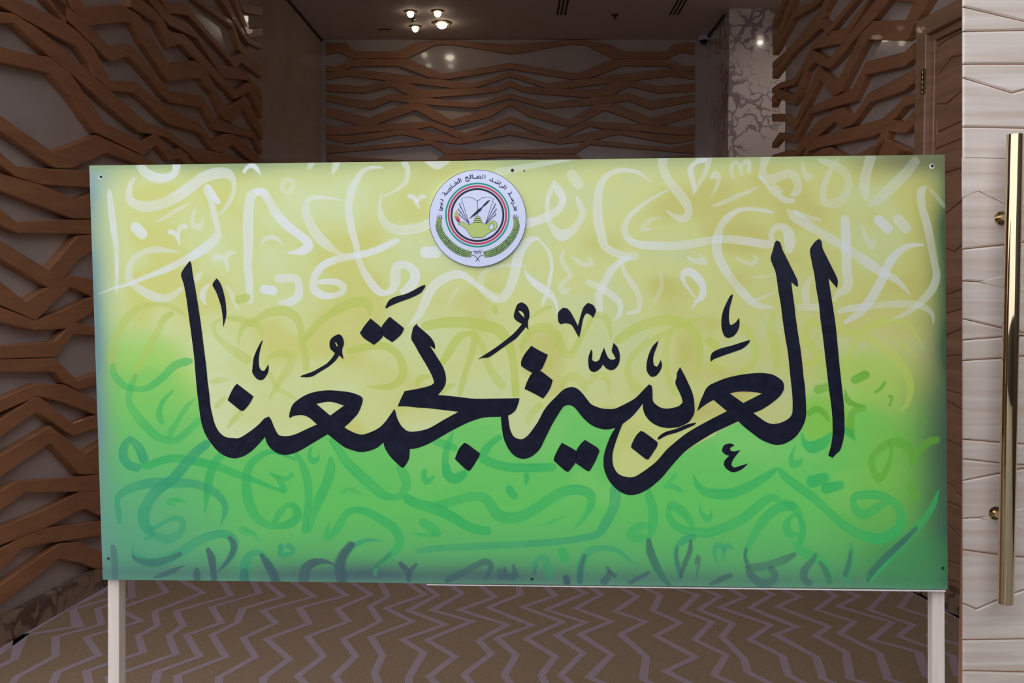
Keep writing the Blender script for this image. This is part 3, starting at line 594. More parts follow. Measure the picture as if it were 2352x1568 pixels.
s('o', *o, [(575,780,20),(590,640,70),(680,500,100),(800,430,120),(930,430,130),(1040,520,120),(1090,650,110),(1180,780,110),(1260,760,100),(1330,640,80),(1450,430,60),(1530,290,60),(1640,250,90),(1730,330,90),(1770,480,50),(1775,600,15)], .65)
s('o', *o, [(700,300,20),(820,200,50),(970,140,40)], .7); s('o', *o, [(1110,1250,40),(1160,1130,80),(1270,1080,110),(1380,1150,130),(1440,1270,60)], .5); s('o', *o, [(1480,1180,70),(1560,1080,90),(1680,1080,110),(1750,1170,80),(1755,1330,15)], .45)
s('o', *o, [(960,820,60),(980,920,60),(950,1040,15)], .6); s('o', *o, [(640,1714,60),(720,1574,90),(830,1464,90)], .55)
o = (1400, 660)
s('o', *o, [(100,720,100),(300,580,130),(500,490,130),(750,440,140),(950,470,130),(1100,560,110),(1190,700,110),(1220,900,90),(1190,1100,50),(1140,1220,15)], .75)
s('o', *o, [(1320,380,20),(1150,450,50),(900,550,80),(700,650,90),(500,750,90),(350,880,90),(260,1020,80),(250,1180,90),(330,1330,110),(430,1370,60)], .55)
s('o', *o, [(830,600,60),(770,780,80),(760,1000,90),(790,1200,100),(860,1380,80),(900,1450,60)], .5); s('o', *o, [(920,900,40),(1000,880,60),(1010,1000,50),(990,1080,20)], .5)
s('o', *o, [(1330,710,110),(1450,800,110)], .7); s('o', *o, [(1370,1030,120),(1490,1100,120)], .65); s('o', *o, [(1440,390,30),(1380,480,60),(1370,560,50),(1460,520,20)], .5)
s('o', *o, [(1790,520,90),(1880,620,110),(1950,780,100),(1970,900,80),(1930,1030,70),(1800,1130,80),(1700,1200,30)], .6); s('o', *o, [(2210,350,60),(2180,550,120),(2240,800,130),(2260,1000,110),(2250,1130,60)], .6)
o = (1790, 540)
s('o', *o, [(540,1200,70),(430,1170,90),(350,1300,90),(350,1400,110),(440,1500,120),(520,1614,110),(480,1714,90),(350,1734,80)], .75)
s('o', *o, [(780,1260,110),(1000,1330,110),(1200,1400,110),(1400,1524,110),(1600,1694,120),(1720,1874,110),(1770,2074,90),(1720,2274,70),(1630,2374,20)], .6)
o = (1790, 740)
s('o', *o, [(880,740,40),(900,600,70),(960,400,90),(1050,220,110),(1180,80,110),(1400,0,90),(1600,-20,70),(1760,60,70),(1880,230,30),(1960,370,8)], .6); s('o', *o, [(1550,190,15),(1700,330,40),(1880,480,10)], .5)
s('l', *o, [(1010,780,120),(1175,700,120)], .9); s('l', *o, [(505,910,120),(670,865,110)], .7); s('l', *o, [(1280,950,30),(1370,890,50),(1430,800,50)], .8); s('l', *o, [(1470,1000,40),(1520,1010,40),(1485,1130,30)], .75)
s('l', *o, [(390,1230,80),(500,1170,90),(610,1230,80),(670,1340,30)], .7); s('l', *o, [(890,910,15),(920,1050,90),(1050,1120,60),(1160,1130,20)], .75); s('l', *o, [(1150,1160,80),(1020,1190,90),(960,1300,110),(960,1440,120),(980,1540,60)], .65)
s('l', *o, [(1890,1100,10),(1920,1250,50),(1990,1360,50)], .35)
COL = {'w': (220,224,238), 'o': (180,194,92), 'g': (52,172,94), 't': (48,152,112), 'd': (62,88,98), 'l': (92,162,50)}
s('w', 540, 350, [(2340,590,60),(2400,600,60),(2450,680,50),(2480,760,20)], .6); s('w', 540, 350, [(2440,680,40),(2490,610,60),(2560,590,60)], .6)
s('w', 700, 0, [(1080*S/3.92,1455*S/3.92,10),(1190*S/3.92,1480*S/3.92,140),(1305*S/3.92,1455*S/3.92,20)], .7)

# --- airbrushed ground
X0, Y0, X1, Y1 = 200, 348, 2184, 1362
gx, gy = np.meshgrid(np.arange(X0, X1, dtype=float), np.arange(Y0, Y1, dtype=float))
def sm(t): t = np.clip(t, 0, 1); return t*t*(3-2*t)
def valnoise(sx, sy, seed):
    r = np.random.RandomState(seed); a = r.rand(int((Y1-Y0)/sy)+4, int((X1-X0)/sx)+4)
    u = (gx-X0)/sx; v = (gy-Y0)/sy; i = u.astype(int); j = v.astype(int); fu = sm(u-i); fv = sm(v-j)
    return (a[j,i]*(1-fu)+a[j,i+1]*fu)*(1-fv)+(a[j+1,i]*(1-fu)+a[j+1,i+1]*fu)*fv
def mixc(a, b, t): return a*(1-t[..., None])+b*t[..., None]
uu = (gx-220)/(2170-220)
n1 = valnoise(150, 110, 1)*.65+valnoise(60, 50, 2)*.35
def A(c): return np.ones(gx.shape+(3,))*np.array(c, float)
yel = mixc(mixc(A((206,213,150)), A((200,206,142)), sm(uu*2)), A((184,184,112)), sm(uu*2-1))  # yellow duller to the right, part of it light falloff put into the colour
pale = mixc(A((208,222,176)), A((184,192,140)), sm(uu)); ochre = mixc(A((204,204,118)), A((180,174,98)), sm(uu))
yel = mixc(yel, pale, sm((n1-.52)*4)*.75); yel = mixc(yel, ochre, sm((.48-n1)*4)*.75)
vv = (gy-950)/400
grn = mixc(mixc(A((112,196,104)), A((98,192,96)), sm(vv*2)), A((88,164,106)), sm(vv*2-1.0))
grn = mixc(grn, A((132,200,112)), sm((n1-.55)*4)*.45*(1-sm(vv*1.6-.6)))
lime = A((156,208,98)); grn = mixc(grn, lime, sm((.24-uu)/.12)*(1-sm((gy-850)/150.))*.85)
left = sm((.22-uu)/.22); grn = mixc(grn, A((98,178,128)), left*.8*sm(vv*2)); grn = mixc(grn, A((82,150,126)), left*.7*sm(vv*1.6-.4))
right = sm((uu-.82)/.14); grn = mixc(grn, A((118,182,76)), right*.85*(1-sm(vv*1.6-.7))); grn = mixc(grn, A((76,150,84)), right*sm(vv*1.6-.5)*.8)
bx = [200,300,380,455,470,500,540,600,612,640,700,755,830,880,925,960,1050,1120,1152,1165,1200,1240,1275,1300,1340,1390,1412,1422,1470,1520,1560,1620,1700,1730,1790,1830,1850,1875,1930,1990,2060,2184]
by = [770,800,830,870,960,1010,1040,1000,1000,1020,1010,985,1010,1000,1020,1005,965,945,945,985,1040,1010,955,925,940,970,985,1110,1120,1085,1045,1005,965,990,1015,1000,925,910,940,900,930,905]
yb = np.interp(gx[0], bx, by); soft = np.interp(gx[0], [200,440,470,1835,1860,2184], [150,110,8,8,40,110])
gm = sm(((gy-yb[None, :])/soft[None, :]+1)/2)
img = mixc(yel, grn, gm)
# yellow island inside the bowl of the ra and the ring of the nun, vivid green airbrush in the upper left bowl
def blob(cx, cy, rx, ry, p=1.0): return np.clip(1-np.sqrt(((gx-cx)/rx)**2+((gy-cy)/ry)**2), 0, 1)**p
inr = sm(((gy-985)/30.))*0
def poly_mask(P):
    m = np.zeros(gx.shape, bool); n = len(P)
    for i in range(n):
        (xa, ya), (xb, yb_) = P[i-1], P[i]
        c = ((ya > gy) != (yb_ > gy)) & (gx < (xb-xa)*(gy-ya)/((yb_-ya) or 1e-9)+xa); m ^= c
    return m
isl = poly_mask([(1410,1020),(1425,985),(1480,935),(1600,985),(1690,940),(1640,1000),(1560,1040),(1500,1085),(1460,1107),(1422,1095),(1400,1060)])
img[isl] = mixc(yel, A((196,206,128)), np.ones(gx.shape)*.6)[isl]
img = mixc(img, A((150,206,96)), sm(blob(330,860,140,120)*1.6)*.6); img = mixc(img, A((110,196,104)), sm(blob(330,900,120,80)*1.6)*.5)
img = mixc(img, A((150,196,84)), sm(blob(1990,870,170,90)*1.7)*.55*(gm < .9)); img = mixc(img, A((134,190,72)), sm(blob(1890,960,90,80)*1.8)*.7)
# vignette of slate and dark green spray along the edges
eL = gx-(205+(gy-380)/950*31); eR = (2170+(gy-355)/998*7)-gx; eT = gy-(380-(gx-205)/1965*25); eB = (1330.5+(gx-236)/1941*22.5)-gy
nv = .6+.8*valnoise(120, 90, 5)
img = mixc(img, A((112,146,150)), np.clip(np.exp(-(np.maximum(eL,0)/30)**1.4)*nv*.85, 0, 1)); img = mixc(img, A((140,172,190)), np.exp(-(np.hypot(eL, eT)/60)**2)*.7)
img = mixc(img, A((62,84,58)), np.clip(np.exp(-(np.maximum(eR,0)/26)**1.2)*nv*.95, 0, 1)); img = mixc(img, A((56,72,70)), np.exp(-(np.hypot(eR, (gy-1010)*.35)/70)**2)*.7)
img = mixc(img, A((58,92,80)), np.exp(-(np.hypot(eR*.9, (gy-1200)*.5)/60)**2)*.5)
img = mixc(img, A((140,160,118)), np.clip(np.exp(-(np.maximum(eT,0)/22)**1.4)*(.35+.75*valnoise(170, 60, 8)), 0, 1)); img = mixc(img, A((92,92,62)), np.exp(-((eT-10)/36)**2)*sm((uu-.86)*9)*.75)
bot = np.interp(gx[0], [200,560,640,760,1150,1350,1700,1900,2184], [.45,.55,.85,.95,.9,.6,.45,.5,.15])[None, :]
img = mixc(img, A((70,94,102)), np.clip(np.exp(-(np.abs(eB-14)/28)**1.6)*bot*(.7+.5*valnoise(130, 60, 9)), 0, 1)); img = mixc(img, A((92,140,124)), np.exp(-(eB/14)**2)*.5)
img = mixc(img, A((60,130,84)), sm(blob(2110,1290,170,90)*1.6)*.5)
def cat(p, closed=False, step=2.5):
    """Catmull-Rom through (x, y, w)"""
    p = np.array(p, float); n = len(p); out = []
    if n == 2:
        k = max(2, int(np.linalg.norm((p[1]-p[0])[:2])/step)); return np.array([p[0]+(p[1]-p[0])*t for t in np.linspace(0, 1, k)])
    for i in range(n-1):
        a = p[max(i-1, 0)]; b = p[i]; c = p[i+1]; d = p[min(i+2, n-1)]
        if i == 0: a = 2*b-c
        if i == n-2: d = 2*c-b
        k = max(2, int(np.linalg.norm((c-b)[:2])/step))
        for t in np.arange(k)/k:
            q = .5*((2*b)+(c-a)*t+(2*a-5*b+4*c-d)*t*t+(3*b-a-3*c+d)*t**3); q[2] = b[2]+(c[2]-b[2])*t; out.append(q)
    out.append(p[-1]); return np.array(out)
for si, (key, pts, alpha) in enumerate(W):
    if key in 'gtd': alpha = min(alpha*1.28, .9)
    P = cat(pts); r = np.random.RandomState(si); m = P[:, 2].max()/2+4
    xa, xb = int(max(P[:, 0].min()-m, X0)), int(min(P[:, 0].max()+m, X1-1)); ya, yb2 = int(max(P[:, 1].min()-m, Y0)), int(min(P[:, 1].max()+m, Y1-1))
    if xb <= xa or yb2 <= ya: continue
    sx = gx[ya-Y0:yb2-Y0+1, xa-X0:xb-X0+1]; sy = gy[ya-Y0:yb2-Y0+1, xa-X0:xb-X0+1]
    cov = np.zeros(sx.shape); su = np.zeros(sx.shape); sl = np.zeros(sx.shape); L = 0; n = len(P)
    for i in range(n-1):
        a, b = P[i], P[i+1]; d = (b-a)[:2]; ln = max(np.hypot(*d), 1e-6); mm = max(a[2], b[2])/2+4
        i0, i1 = int(max(min(a[0], b[0])-mm-xa, 0)), int(min(max(a[0], b[0])+mm-xa, sx.shape[1]-1))+1
        j0, j1 = int(max(min(a[1], b[1])-mm-ya, 0)), int(min(max(a[1], b[1])+mm-ya, sx.shape[0]-1))+1
        if i1 <= i0 or j1 <= j0: L += ln; continue
        x = sx[j0:j1, i0:i1]-a[0]; y = sy[j0:j1, i0:i1]-a[1]; t = (x*d[0]+y*d[1])/ln**2; tcl = np.clip(t, 0, 1)
        dist = np.hypot(x-tcl*d[0], y-tcl*d[1]); hw = (a[2]+(b[2]-a[2])*tcl)/2
        side = (x*d[1]-y*d[0])/ln/np.maximum(hw, .5)
        c = np.clip((hw-dist)/1.8+.5, 0, 1)
        if i == 0: c = c*np.clip(t*ln+1.0, 0, 1)
        if i == n-2: c = c*np.clip((1-t)*ln+1.0, 0, 1)
        sub = cov[j0:j1, i0:i1]; up_ = c > sub
        sub[up_] = c[up_]; su[j0:j1, i0:i1][up_] = side[up_]; sl[j0:j1, i0:i1][up_] = L+tcl[up_]*ln
        L += ln
    st = r.rand(64); ui = np.clip((su+1)*12, 0, 40); k0 = ui.astype(int); fr = ui-k0; streak = st[k0]*(1-fr)+st[k0+1]*fr
    lo_ = r.rand(80); li = np.clip(sl/45, 0, 70); k1 = li.astype(int); fl_ = sm(li-k1); along = lo_[k1]*(1-fl_)+lo_[k1+1]*fl_
    aa = np.clip(alpha*(.86+.22*(streak-.5)+.34*(along-.5)), 0, 1)
    if key == 'w': aa = np.clip(aa*1.12+.03+.16*np.exp(-((np.abs(su)-.88)/.12)**2)*(along > .45), 0, .96)
    if key in 'gto': aa = np.clip(aa+.12*np.exp(-((np.abs(su)-.9)/.1)**2), 0, 1)
    a3 = (cov*aa)[..., None]; blk = img[ya-Y0:yb2-Y0+1, xa-X0:xb-X0+1]
    cc = np.array(COL[key], float)
    if key == 'w': cc = cc*(1-.10*sm((sx-1100)/1000.))[..., None]  # white dims to the right: light falloff put into the seen colour
    blk[:] = blk*(1-a3)+cc*a3
LGAIN = np.array([.82, .835, .96])          # light that falls on the board, to turn seen colour into paint colour
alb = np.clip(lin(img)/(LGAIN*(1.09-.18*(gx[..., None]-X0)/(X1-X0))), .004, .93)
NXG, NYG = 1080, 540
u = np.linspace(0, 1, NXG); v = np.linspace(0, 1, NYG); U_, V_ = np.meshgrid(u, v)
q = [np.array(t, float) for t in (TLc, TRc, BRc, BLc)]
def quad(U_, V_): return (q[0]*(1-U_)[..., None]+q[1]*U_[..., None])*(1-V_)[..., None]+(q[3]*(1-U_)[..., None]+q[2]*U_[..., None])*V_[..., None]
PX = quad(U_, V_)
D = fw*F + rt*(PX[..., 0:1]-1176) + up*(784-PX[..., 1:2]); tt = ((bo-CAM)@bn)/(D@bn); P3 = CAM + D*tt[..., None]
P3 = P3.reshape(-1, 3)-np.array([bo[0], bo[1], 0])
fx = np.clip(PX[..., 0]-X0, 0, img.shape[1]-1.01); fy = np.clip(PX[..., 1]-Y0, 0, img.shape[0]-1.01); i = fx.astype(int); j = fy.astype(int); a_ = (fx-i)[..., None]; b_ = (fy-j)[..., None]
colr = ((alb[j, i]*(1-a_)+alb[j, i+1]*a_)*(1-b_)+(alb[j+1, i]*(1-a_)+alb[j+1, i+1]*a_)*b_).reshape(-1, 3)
me = bpy.data.meshes.new('painted_face'); nv_ = NXG*NYG; nf = (NXG-1)*(NYG-1)
me.vertices.add(nv_); me.vertices.foreach_set('co', P3.astype(np.float32).ravel())
ii, jj = np.meshgrid(np.arange(NXG-1), np.arange(NYG-1)); k = (jj*NXG+ii).ravel()
fi = np.stack([k, k+NXG, k+NXG+1, k+1], -1).astype(np.int32)
me.loops.add(nf*4); me.loops.foreach_set('vertex_index', fi.ravel()); me.polygons.add(nf); me.polygons.foreach_set('loop_start', np.arange(0, nf*4, 4, dtype=np.int32))
me.update(); me.validate()
ca = me.color_attributes.new('paint', 'FLOAT_COLOR', 'POINT'); ca.data.foreach_set('color', np.concatenate([colr, np.ones((nv_, 1))], 1).astype(np.float32).ravel())
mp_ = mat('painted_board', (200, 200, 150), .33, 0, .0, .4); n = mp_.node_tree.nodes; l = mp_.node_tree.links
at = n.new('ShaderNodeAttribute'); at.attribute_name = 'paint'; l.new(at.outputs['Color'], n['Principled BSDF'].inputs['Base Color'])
nz = n.new('ShaderNodeTexNoise'); nz.inputs['Scale'].default_value = 220; bp = n.new('ShaderNodeBump'); bp.inputs['Strength'].default_value = .05; bp.inputs['Distance'].default_value = .001
t_ = n.new('ShaderNodeTexCoord'); l.new(t_.outputs['Object'], nz.inputs['Vector']); l.new(nz.outputs['Fac'], bp.inputs['Height']); l.new(bp.outputs[0], n['Principled BSDF'].inputs['Normal'])
me.materials.append(mp_)
face = bpy.data.objects.new('painted_face', me); C.objects.link(face); face.parent = board
face['label'] = 'painted front with pale and green looping brush letters on a yellow to green ground'
cq = [onb(*t) for t in (TLc, TRc, BRc, BLc)]
panel = prism(locs([c_ + bn*.0006 for c_ in cq]), bn*BT, 'backing_panel', M['white_edge'], board)

# --- black lettering
def smooth(P, corner=48, step=3.0):
    P = [np.array(p, float) for p in P]; n = len(P); out = []; cor = []
    for i in range(n):
        a = P[i]-P[i-1]; b = P[(i+1) % n]-P[i]; ang = abs(math.degrees(math.atan2(a[0]*b[1]-a[1]*b[0], a@b))); cor.append(ang > corner)
    for i in range(n):
        b, c = P[i], P[(i+1) % n]; a = P[i-1] if not cor[i] else 2*b-c; d = P[(i+2) % n] if not cor[(i+1) % n] else 2*c-b
        k = max(1, int(np.linalg.norm(c-b)/step)); k = min(k, 12)
        for t in np.arange(k)/k: out.append(.5*((2*b)+(c-a)*t+(2*a-5*b+4*c-d)*t*t+(3*b-a-3*c+d)*t**3))
    return out
def flat(name, outer, mat_, parent, lift, holes=(), sm_=True, px=True, split=True):
    loops = [smooth(outer) if sm_ else outer]+[smooth(h) if sm_ else h for h in holes]
    vs = [[Vector((float(p[0]), float(p[1]), 0)) for p in lp] for lp in loops]
    tris = geometry.tessellate_polygon(vs); allp = [p for lp in loops for p in lp]
    base_ = getattr(parent, 'parent', None) and 0
    V = [loc(onb(p[0], p[1], lift)) for p in allp]
    F_ = []
    for t in tris:
        a, b, c = [np.array(allp[k_][:2], float) for k_ in t]
        if abs((b-a)[0]*(c-a)[1]-(b-a)[1]*(c-a)[0]) < 1e-4: continue
        F_.append(tuple(t) if ((b-a)[0]*(c-a)[1]-(b-a)[1]*(c-a)[0]) < 0 else (t[0], t[2], t[1]))
    return mesh_obj(name, V, F_, mat_, parent)
def T(ox, oy, *pts): return [(ox+x/S, oy+y/S) for x, y in pts]
ink = mat('black_brush_paint', (40, 43, 62), .28, 0, 0, .30); n = ink.node_tree.nodes; l = ink.node_tree.links
t_ = n.new('ShaderNodeTexCoord'); m_ = n.new('ShaderNodeMapping'); m_.inputs['Scale'].default_value = (22, 22, 30); nz = n.new('ShaderNodeTexNoise'); nz.inputs['Scale'].default_value = 1.5; nz.inputs['Detail'].default_value = 5
rr = n.new('ShaderNodeValToRGB'); rr.color_ramp.elements[0].position = .4; rr.color_ramp.elements[1].position = .75; rr.color_ramp.elements[0].color = rgba((22, 24, 38)); rr.color_ramp.elements[1].color = rgba((32, 35, 52))
l.new(t_.outputs['Object'], m_.inputs[0]); l.new(m_.outputs[0], nz.inputs['Vector']); l.new(nz.outputs['Fac'], rr.inputs[0]); l.new(rr.outputs[0], n['Principled BSDF'].inputs['Base Color'])
t1, t2, t3, t4, t5, t6, t7, t8, t9, t10 = (400,580), (400,840), (800,640), (800,840), (1100,680), (1100,880), (1400,660), (1360,880), (1680,540), (1640,800)
LA = (T(*t1,(207,112),(180,150),(130,215),(92,300),(130,430),(165,620),(200,880),(230,1100),(265,1370)) +
 T(*t2,(280,20),(295,200),(315,400),(328,500),(355,700),(385,830),(430,940),(510,1060),(600,1160),(700,1220),(790,1245),(850,1242),(950,1210),(1040,1150),(1130,1065),(1225,958),(1250,1040),(1310,1120),(1390,1175),(1470,1198),(1560,1192),(1680,1150),(1820,1070),(2070,920),(2180,1010),(2280,1085)) +
 T(*t4,(0,1118),(100,1150),(190,1160),(300,1140),(400,1095),(470,1030),(500,1120),(560,1215),(640,1300),(720,1370),(745,1372),(790,1310),(820,1240),(830,1120),(920,1110),(1060,1060),(1190,990),(1400,870),(1600,770),(1750,715),(1860,692),(2060,685),(2155,668),(2210,640),(2260,590),(2295,500),(2310,435),(2000,440),(1750,443),(1620,435),(1400,408),(1210,392),(1270,320),(1305,260),(1318,180),(1305,90),(1270,0)) +
 T(*t3,(1200,1060),(1130,950),(1097,900),(1170,950),(1165,880),(1120,800),(1060,740),(990,680),(935,632),(925,605),(880,650),(860,720),(850,810),(900,900),(960,1010),(1050,1160),(1120,1290),(1150,1370)) +
 T(*t4,(1155,228),(1120,258),(1040,285),(900,315),(760,340),(720,420),(665,545),(790,545),(930,562),(1060,568),(1250,590),(1485,618),(1300,720),(1100,835),(980,872),(870,887),(800,878),(740,835),(690,770),(655,690),(635,610),(620,580),(580,640),(500,750),(420,830),(330,880),(210,922),(120,915),(0,862)) +
 T(*t2,(2295,825)) + T(*t4,(0,780),(60,720),(130,640),(175,540),(195,455),(170,410),(80,372),(0,352)) +
 T(*t2,(2200,335),(2050,330),(1880,355),(1760,400),(1680,450),(1600,520),(1560,620),(1550,690),(1565,700),(1620,672),(1740,665),(1830,705),(1925,790),(1800,845),(1650,915),(1540,945),(1430,940),(1390,905),(1350,830),(1310,730),(1278,682),(1215,710),(1160,770),(1080,840),(990,905),(880,970),(790,972),(700,960),(630,915),(580,850),(540,760),(515,660),(490,540),(470,350),(450,200),(434,20)) +
 T(*t1,(395,1240),(360,960),(330,760),(290,510),(250,290),(230,145)))
flat('painted_word', LA, ink, board, .0008, [T(*t2,(1918,512),(2050,485),(2150,490),(2290,535),(2105,670))])['label'] = 'left black painted word'
LB_ = (T(*t6,(300,400),(298,480),(315,640),(340,760),(390,870),(450,950),(520,1000),(600,1018),(680,1000),(760,950),(830,870),(900,730),(980,570),(1050,450),(1110,355),(1150,308),(1210,293),(1270,312),(1320,360),(1400,460),(1500,550),(1600,600),(1720,622),(1840,600),(1780,700),(1730,820),(1690,950),(1680,1060),(1695,1180),(1760,1320),(1850,1420),(1940,1480),(2030,1505)) +
 T(*t8,(620,1490),(730,1440),(830,1370),(950,1260),(1040,1150),(1180,990),(1300,880),(1480,760),(1650,660),(1800,590),(1970,510)) +
 T(*t10,(400,1050),(500,1130),(620,1220),(740,1275),(820,1298),(890,1298),(980,1270),(1100,1190),(1180,1080),(1225,980),(1242,880),(1238,700),(1225,500),(1210,400),(1190,200),(1165,0)) +
 T(*t9,(910,1400),(870,1130),(850,950),(825,780),(808,632),(880,690),(900,690),(890,610),(850,520),(790,400),(720,260),(690,200),(655,95),(610,72),(585,100),(565,180),(530,300),(545,370),(590,480),(610,580),(635,760),(665,930),(690,1130),(720,1340),(758,1560)) +
 T(*t10,(1010,180),(1030,380),(1055,620),(1060,800),(1050,890),(1000,950),(900,1000),(800,1018),(720,1000),(640,950),(530,870),(650,820),(780,735),(880,650),(930,580),(945,520),(930,450),(890,410),(800,355),(700,335),(580,330),(430,345),(280,370),(130,410),(0,465)) +
 T(*t8,(1590,20),(1535,75),(1500,150),(1460,240),(1430,330),(1420,375),(1480,320),(1560,265),(1638,223),(1820,375),(1650,460),(1500,540),(1400,595),(1250,690),(1100,810),(1000,900),(880,1040),(760,1140),(650,1215),(560,1262),(460,1262),(370,1230),(320,1180),(280,1090),(275,960),(300,850),(350,700),(385,610),(415,545),(500,480),(560,425),(640,330),(685,270),(690,360),(730,450),(800,525),(900,580),(1000,600),(1080,600),(1180,585),(1290,530),(1350,460),(1380,390),(1380,300),(1370,200),(1350,120),(1298,0)) +
 T(*t7,(1010,1180),(952,1073),(910,1150),(905,1210),(887,1280),(910,1350),(950,1430),(985,1530)) +
 T(*t8,(1205,275),(1150,315),(1020,340),(930,328),(860,285),(820,235),(815,150),(810,60),(795,25),(765,15),(700,80),(620,165),(560,215),(480,260),(380,310),(310,340),(230,347),(120,335),(0,290)) +
 T(*t6,(1470,230),(1400,140),(1330,75),(1260,50),(1180,65),(1120,100),(1050,170),(960,260),(880,360),(800,510),(740,600),(680,680),(620,735),(560,755),(480,725),(440,670),(415,600),(400,500),(393,435),(395,400)))
flat('painted_word', LB_, ink, board, .0010, [T(*t10,(212,605),(300,585),(430,580),(560,590),(650,605),(395,735))])['label'] = 'right black painted word'
flat('painted_letter', T(*t9,(1180,48),(1120,95),(1065,180),(1060,230),(1085,370),(1120,540),(1145,720),(1180,930),(1200,1130),(1230,1340),(1256,1560)) +
 T(*t10,(1510,200),(1535,420),(1565,650),(1590,850),(1600,1050),(1595,1200),(1570,1340),(1540,1440),(1600,1475),(1640,1430),(1700,1370),(1735,1270),(1758,1130),(1760,950),(1745,700),(1715,430),(1690,200),(1672,0)) +
 T(*t9,(1410,1250),(1375,1000),(1340,780),(1310,580),(1370,650),(1425,715),(1435,610),(1400,520),(1340,400),(1260,240),(1225,160),(1215,80)), ink, board, .0008)['label'] = 'tall black first letter at the right'
MK = [
 T(*t1,(572,345),(610,390),(650,480),(685,620),(700,740),(700,860),(660,1010),(655,880),(635,740),(600,620),(560,520),(518,440),(530,400)),
 T(*t1,(1185,1183),(1150,1240),(1110,1320),(1070,1430),(1055,1568))+T(*t2,(1052,80),(1070,120),(1110,170),(1160,192),(1210,175),(1255,110),(1275,40),(1270,-25),(1240,30),(1215,68),(1180,65),(1150,20),(1140,-60),(1147,-150),(1168,-250),(1195,-340)),
 T(*t3,(1035,80),(1040,100),(1010,150),(970,195),(850,255),(700,310),(590,355),(510,400),(497,385),(550,290),(640,240),(760,210),(880,155),(980,100)),
 T(*t5,(1130,155),(1190,165),(1240,220),(1290,310),(1335,400),(1370,270),(1410,150),(1470,90),(1540,120),(1578,190),(1560,250),(1540,290),(1500,250),(1460,230),(1430,250),(1400,330),(1380,440),(1352,560),(1310,490),(1260,400),(1210,370),(1150,365),(1110,380),(1075,350),(1063,270),(1075,210)),
 T(*t5,(1515,718),(1530,750),(1525,860),(1570,885),(1620,860),(1650,780),(1688,693),(1715,770),(1750,835),(1800,858),(1845,840),(1820,790),(1792,735),(1815,628),(1870,690),(1900,790),(1890,900),(1840,975),(1780,997),(1720,975),(1672,920),(1640,970),(1580,1015),(1530,1018),(1490,985),(1475,900),(1480,810)),
 T(*t7,(660,715),(640,790),(600,900),(588,980),(600,1050),(640,1070),(665,1030),(690,975),(708,1040),(690,1110),(640,1180),(590,1203),(550,1195),(505,1130),(498,1050),(520,930),(570,810),(620,750)),
 T(*t7,(1665,92),(1650,170),(1620,280),(1610,400),(1620,490),(1640,508),(1700,470),(1745,410),(1755,470),(1740,560),(1680,650),(1600,682),(1550,655),(1515,560),(1508,450),(1530,320),(1580,200),(1630,110)),
 T(*t7,(1895,705),(1880,750),(1800,820),(1700,860),(1540,915),(1400,970),(1370,1000),(1360,960),(1385,880),(1490,825),(1640,785),(1780,740)),
 T(*t8,(1405,528),(1380,560),(1270,610),(1150,660),(1000,705),(920,750),(880,760),(900,715),(990,655),(1130,615),(1280,555)),
 T(*t8,(1870,810),(1920,835),(1860,870),(1865,905),(1910,918),(2000,900),(1940,975),(1890,1050),(1880,1110),(1920,1138),(1990,1115),(2105,1080),(2030,1150),(1950,1190),(1880,1195),(1810,1150),(1775,1100),(1790,1040),(1850,975),(1790,955),(1750,910),(1770,845),(1810,820)),
]
for P in MK: flat('vowel_mark', P, ink, board, .0009)
flat('vowel_mark', T(*t1,(2220,1098),(2265,1130),(2290,1220),(2265,1320),(2285,1438),(2225,1385),(2180,1450),(2090,1530))+T(*t2,(1990,65),(1850,145),(1700,152),(1720,130),(1870,75),(1980,15))+T(*t1,(2050,1500),(2120,1430),(2170,1355),(2110,1300),(2095,1240),(2105,1180),(2150,1130)), ink, board, .0009, [T(*t1,(2165,1210),(2190,1215),(2210,1260),(2195,1265))])
flat('vowel_mark', T(*t5,(575,80),(640,120),(675,190),(680,280),(660,350),(668,455),(635,415),(580,480),(500,570),(400,640),(300,710),(140,820),(60,830),(-15,850),(60,800),(200,710),(350,600),(480,490),(580,375),(500,325),(470,270),(490,180),(520,110)), ink, board, .0009, [T(*t5,(530,200),(560,195),(600,230),(615,290),(570,250))])
DT = [T(*t2,(848,240),(1070,412),(1010,520),(935,605),(900,605),(720,462),(760,370),(810,280)),
 T(*t3,(300,535),(450,665),(470,760),(430,820),(345,890),(210,800),(155,730),(220,630)), T(*t3,(560,512),(752,665),(720,740),(650,810),(590,855),(470,765),(445,660),(520,550)),
 T(*t4,(1560,1040),(1600,1050),(1778,1180),(1760,1230),(1720,1290),(1700,1330),(1640,1412),(1590,1400),(1437,1255),(1490,1120)),
 T(*t5,(705,668),(820,735),(930,790),(890,890),(838,990),(730,1038),(640,990),(570,940),(570,880),(610,790)), T(*t5,(835,1005),(995,1130),(970,1220),(920,1310),(865,1380),(740,1310),(615,1250),(650,1150),(725,1030)),
 T(*t8,(650,645),(700,658),(880,790),(880,840),(820,940),(760,1025),(725,1022),(530,870),(530,830),(590,710)),
 T(*t6,(1120,800),(1315,915),(1330,980),(1300,1070),(1260,1130),(1210,1190),(1165,1180),(1010,1040),(1010,1010),(1070,880)), T(*t6,(1430,762),(1600,870),(1625,920),(1570,1050),(1500,1175),(1460,1180),(1298,1070),(1312,915),(1370,820))]
for P in DT: flat('letter_dot', P, ink, board, .0011)
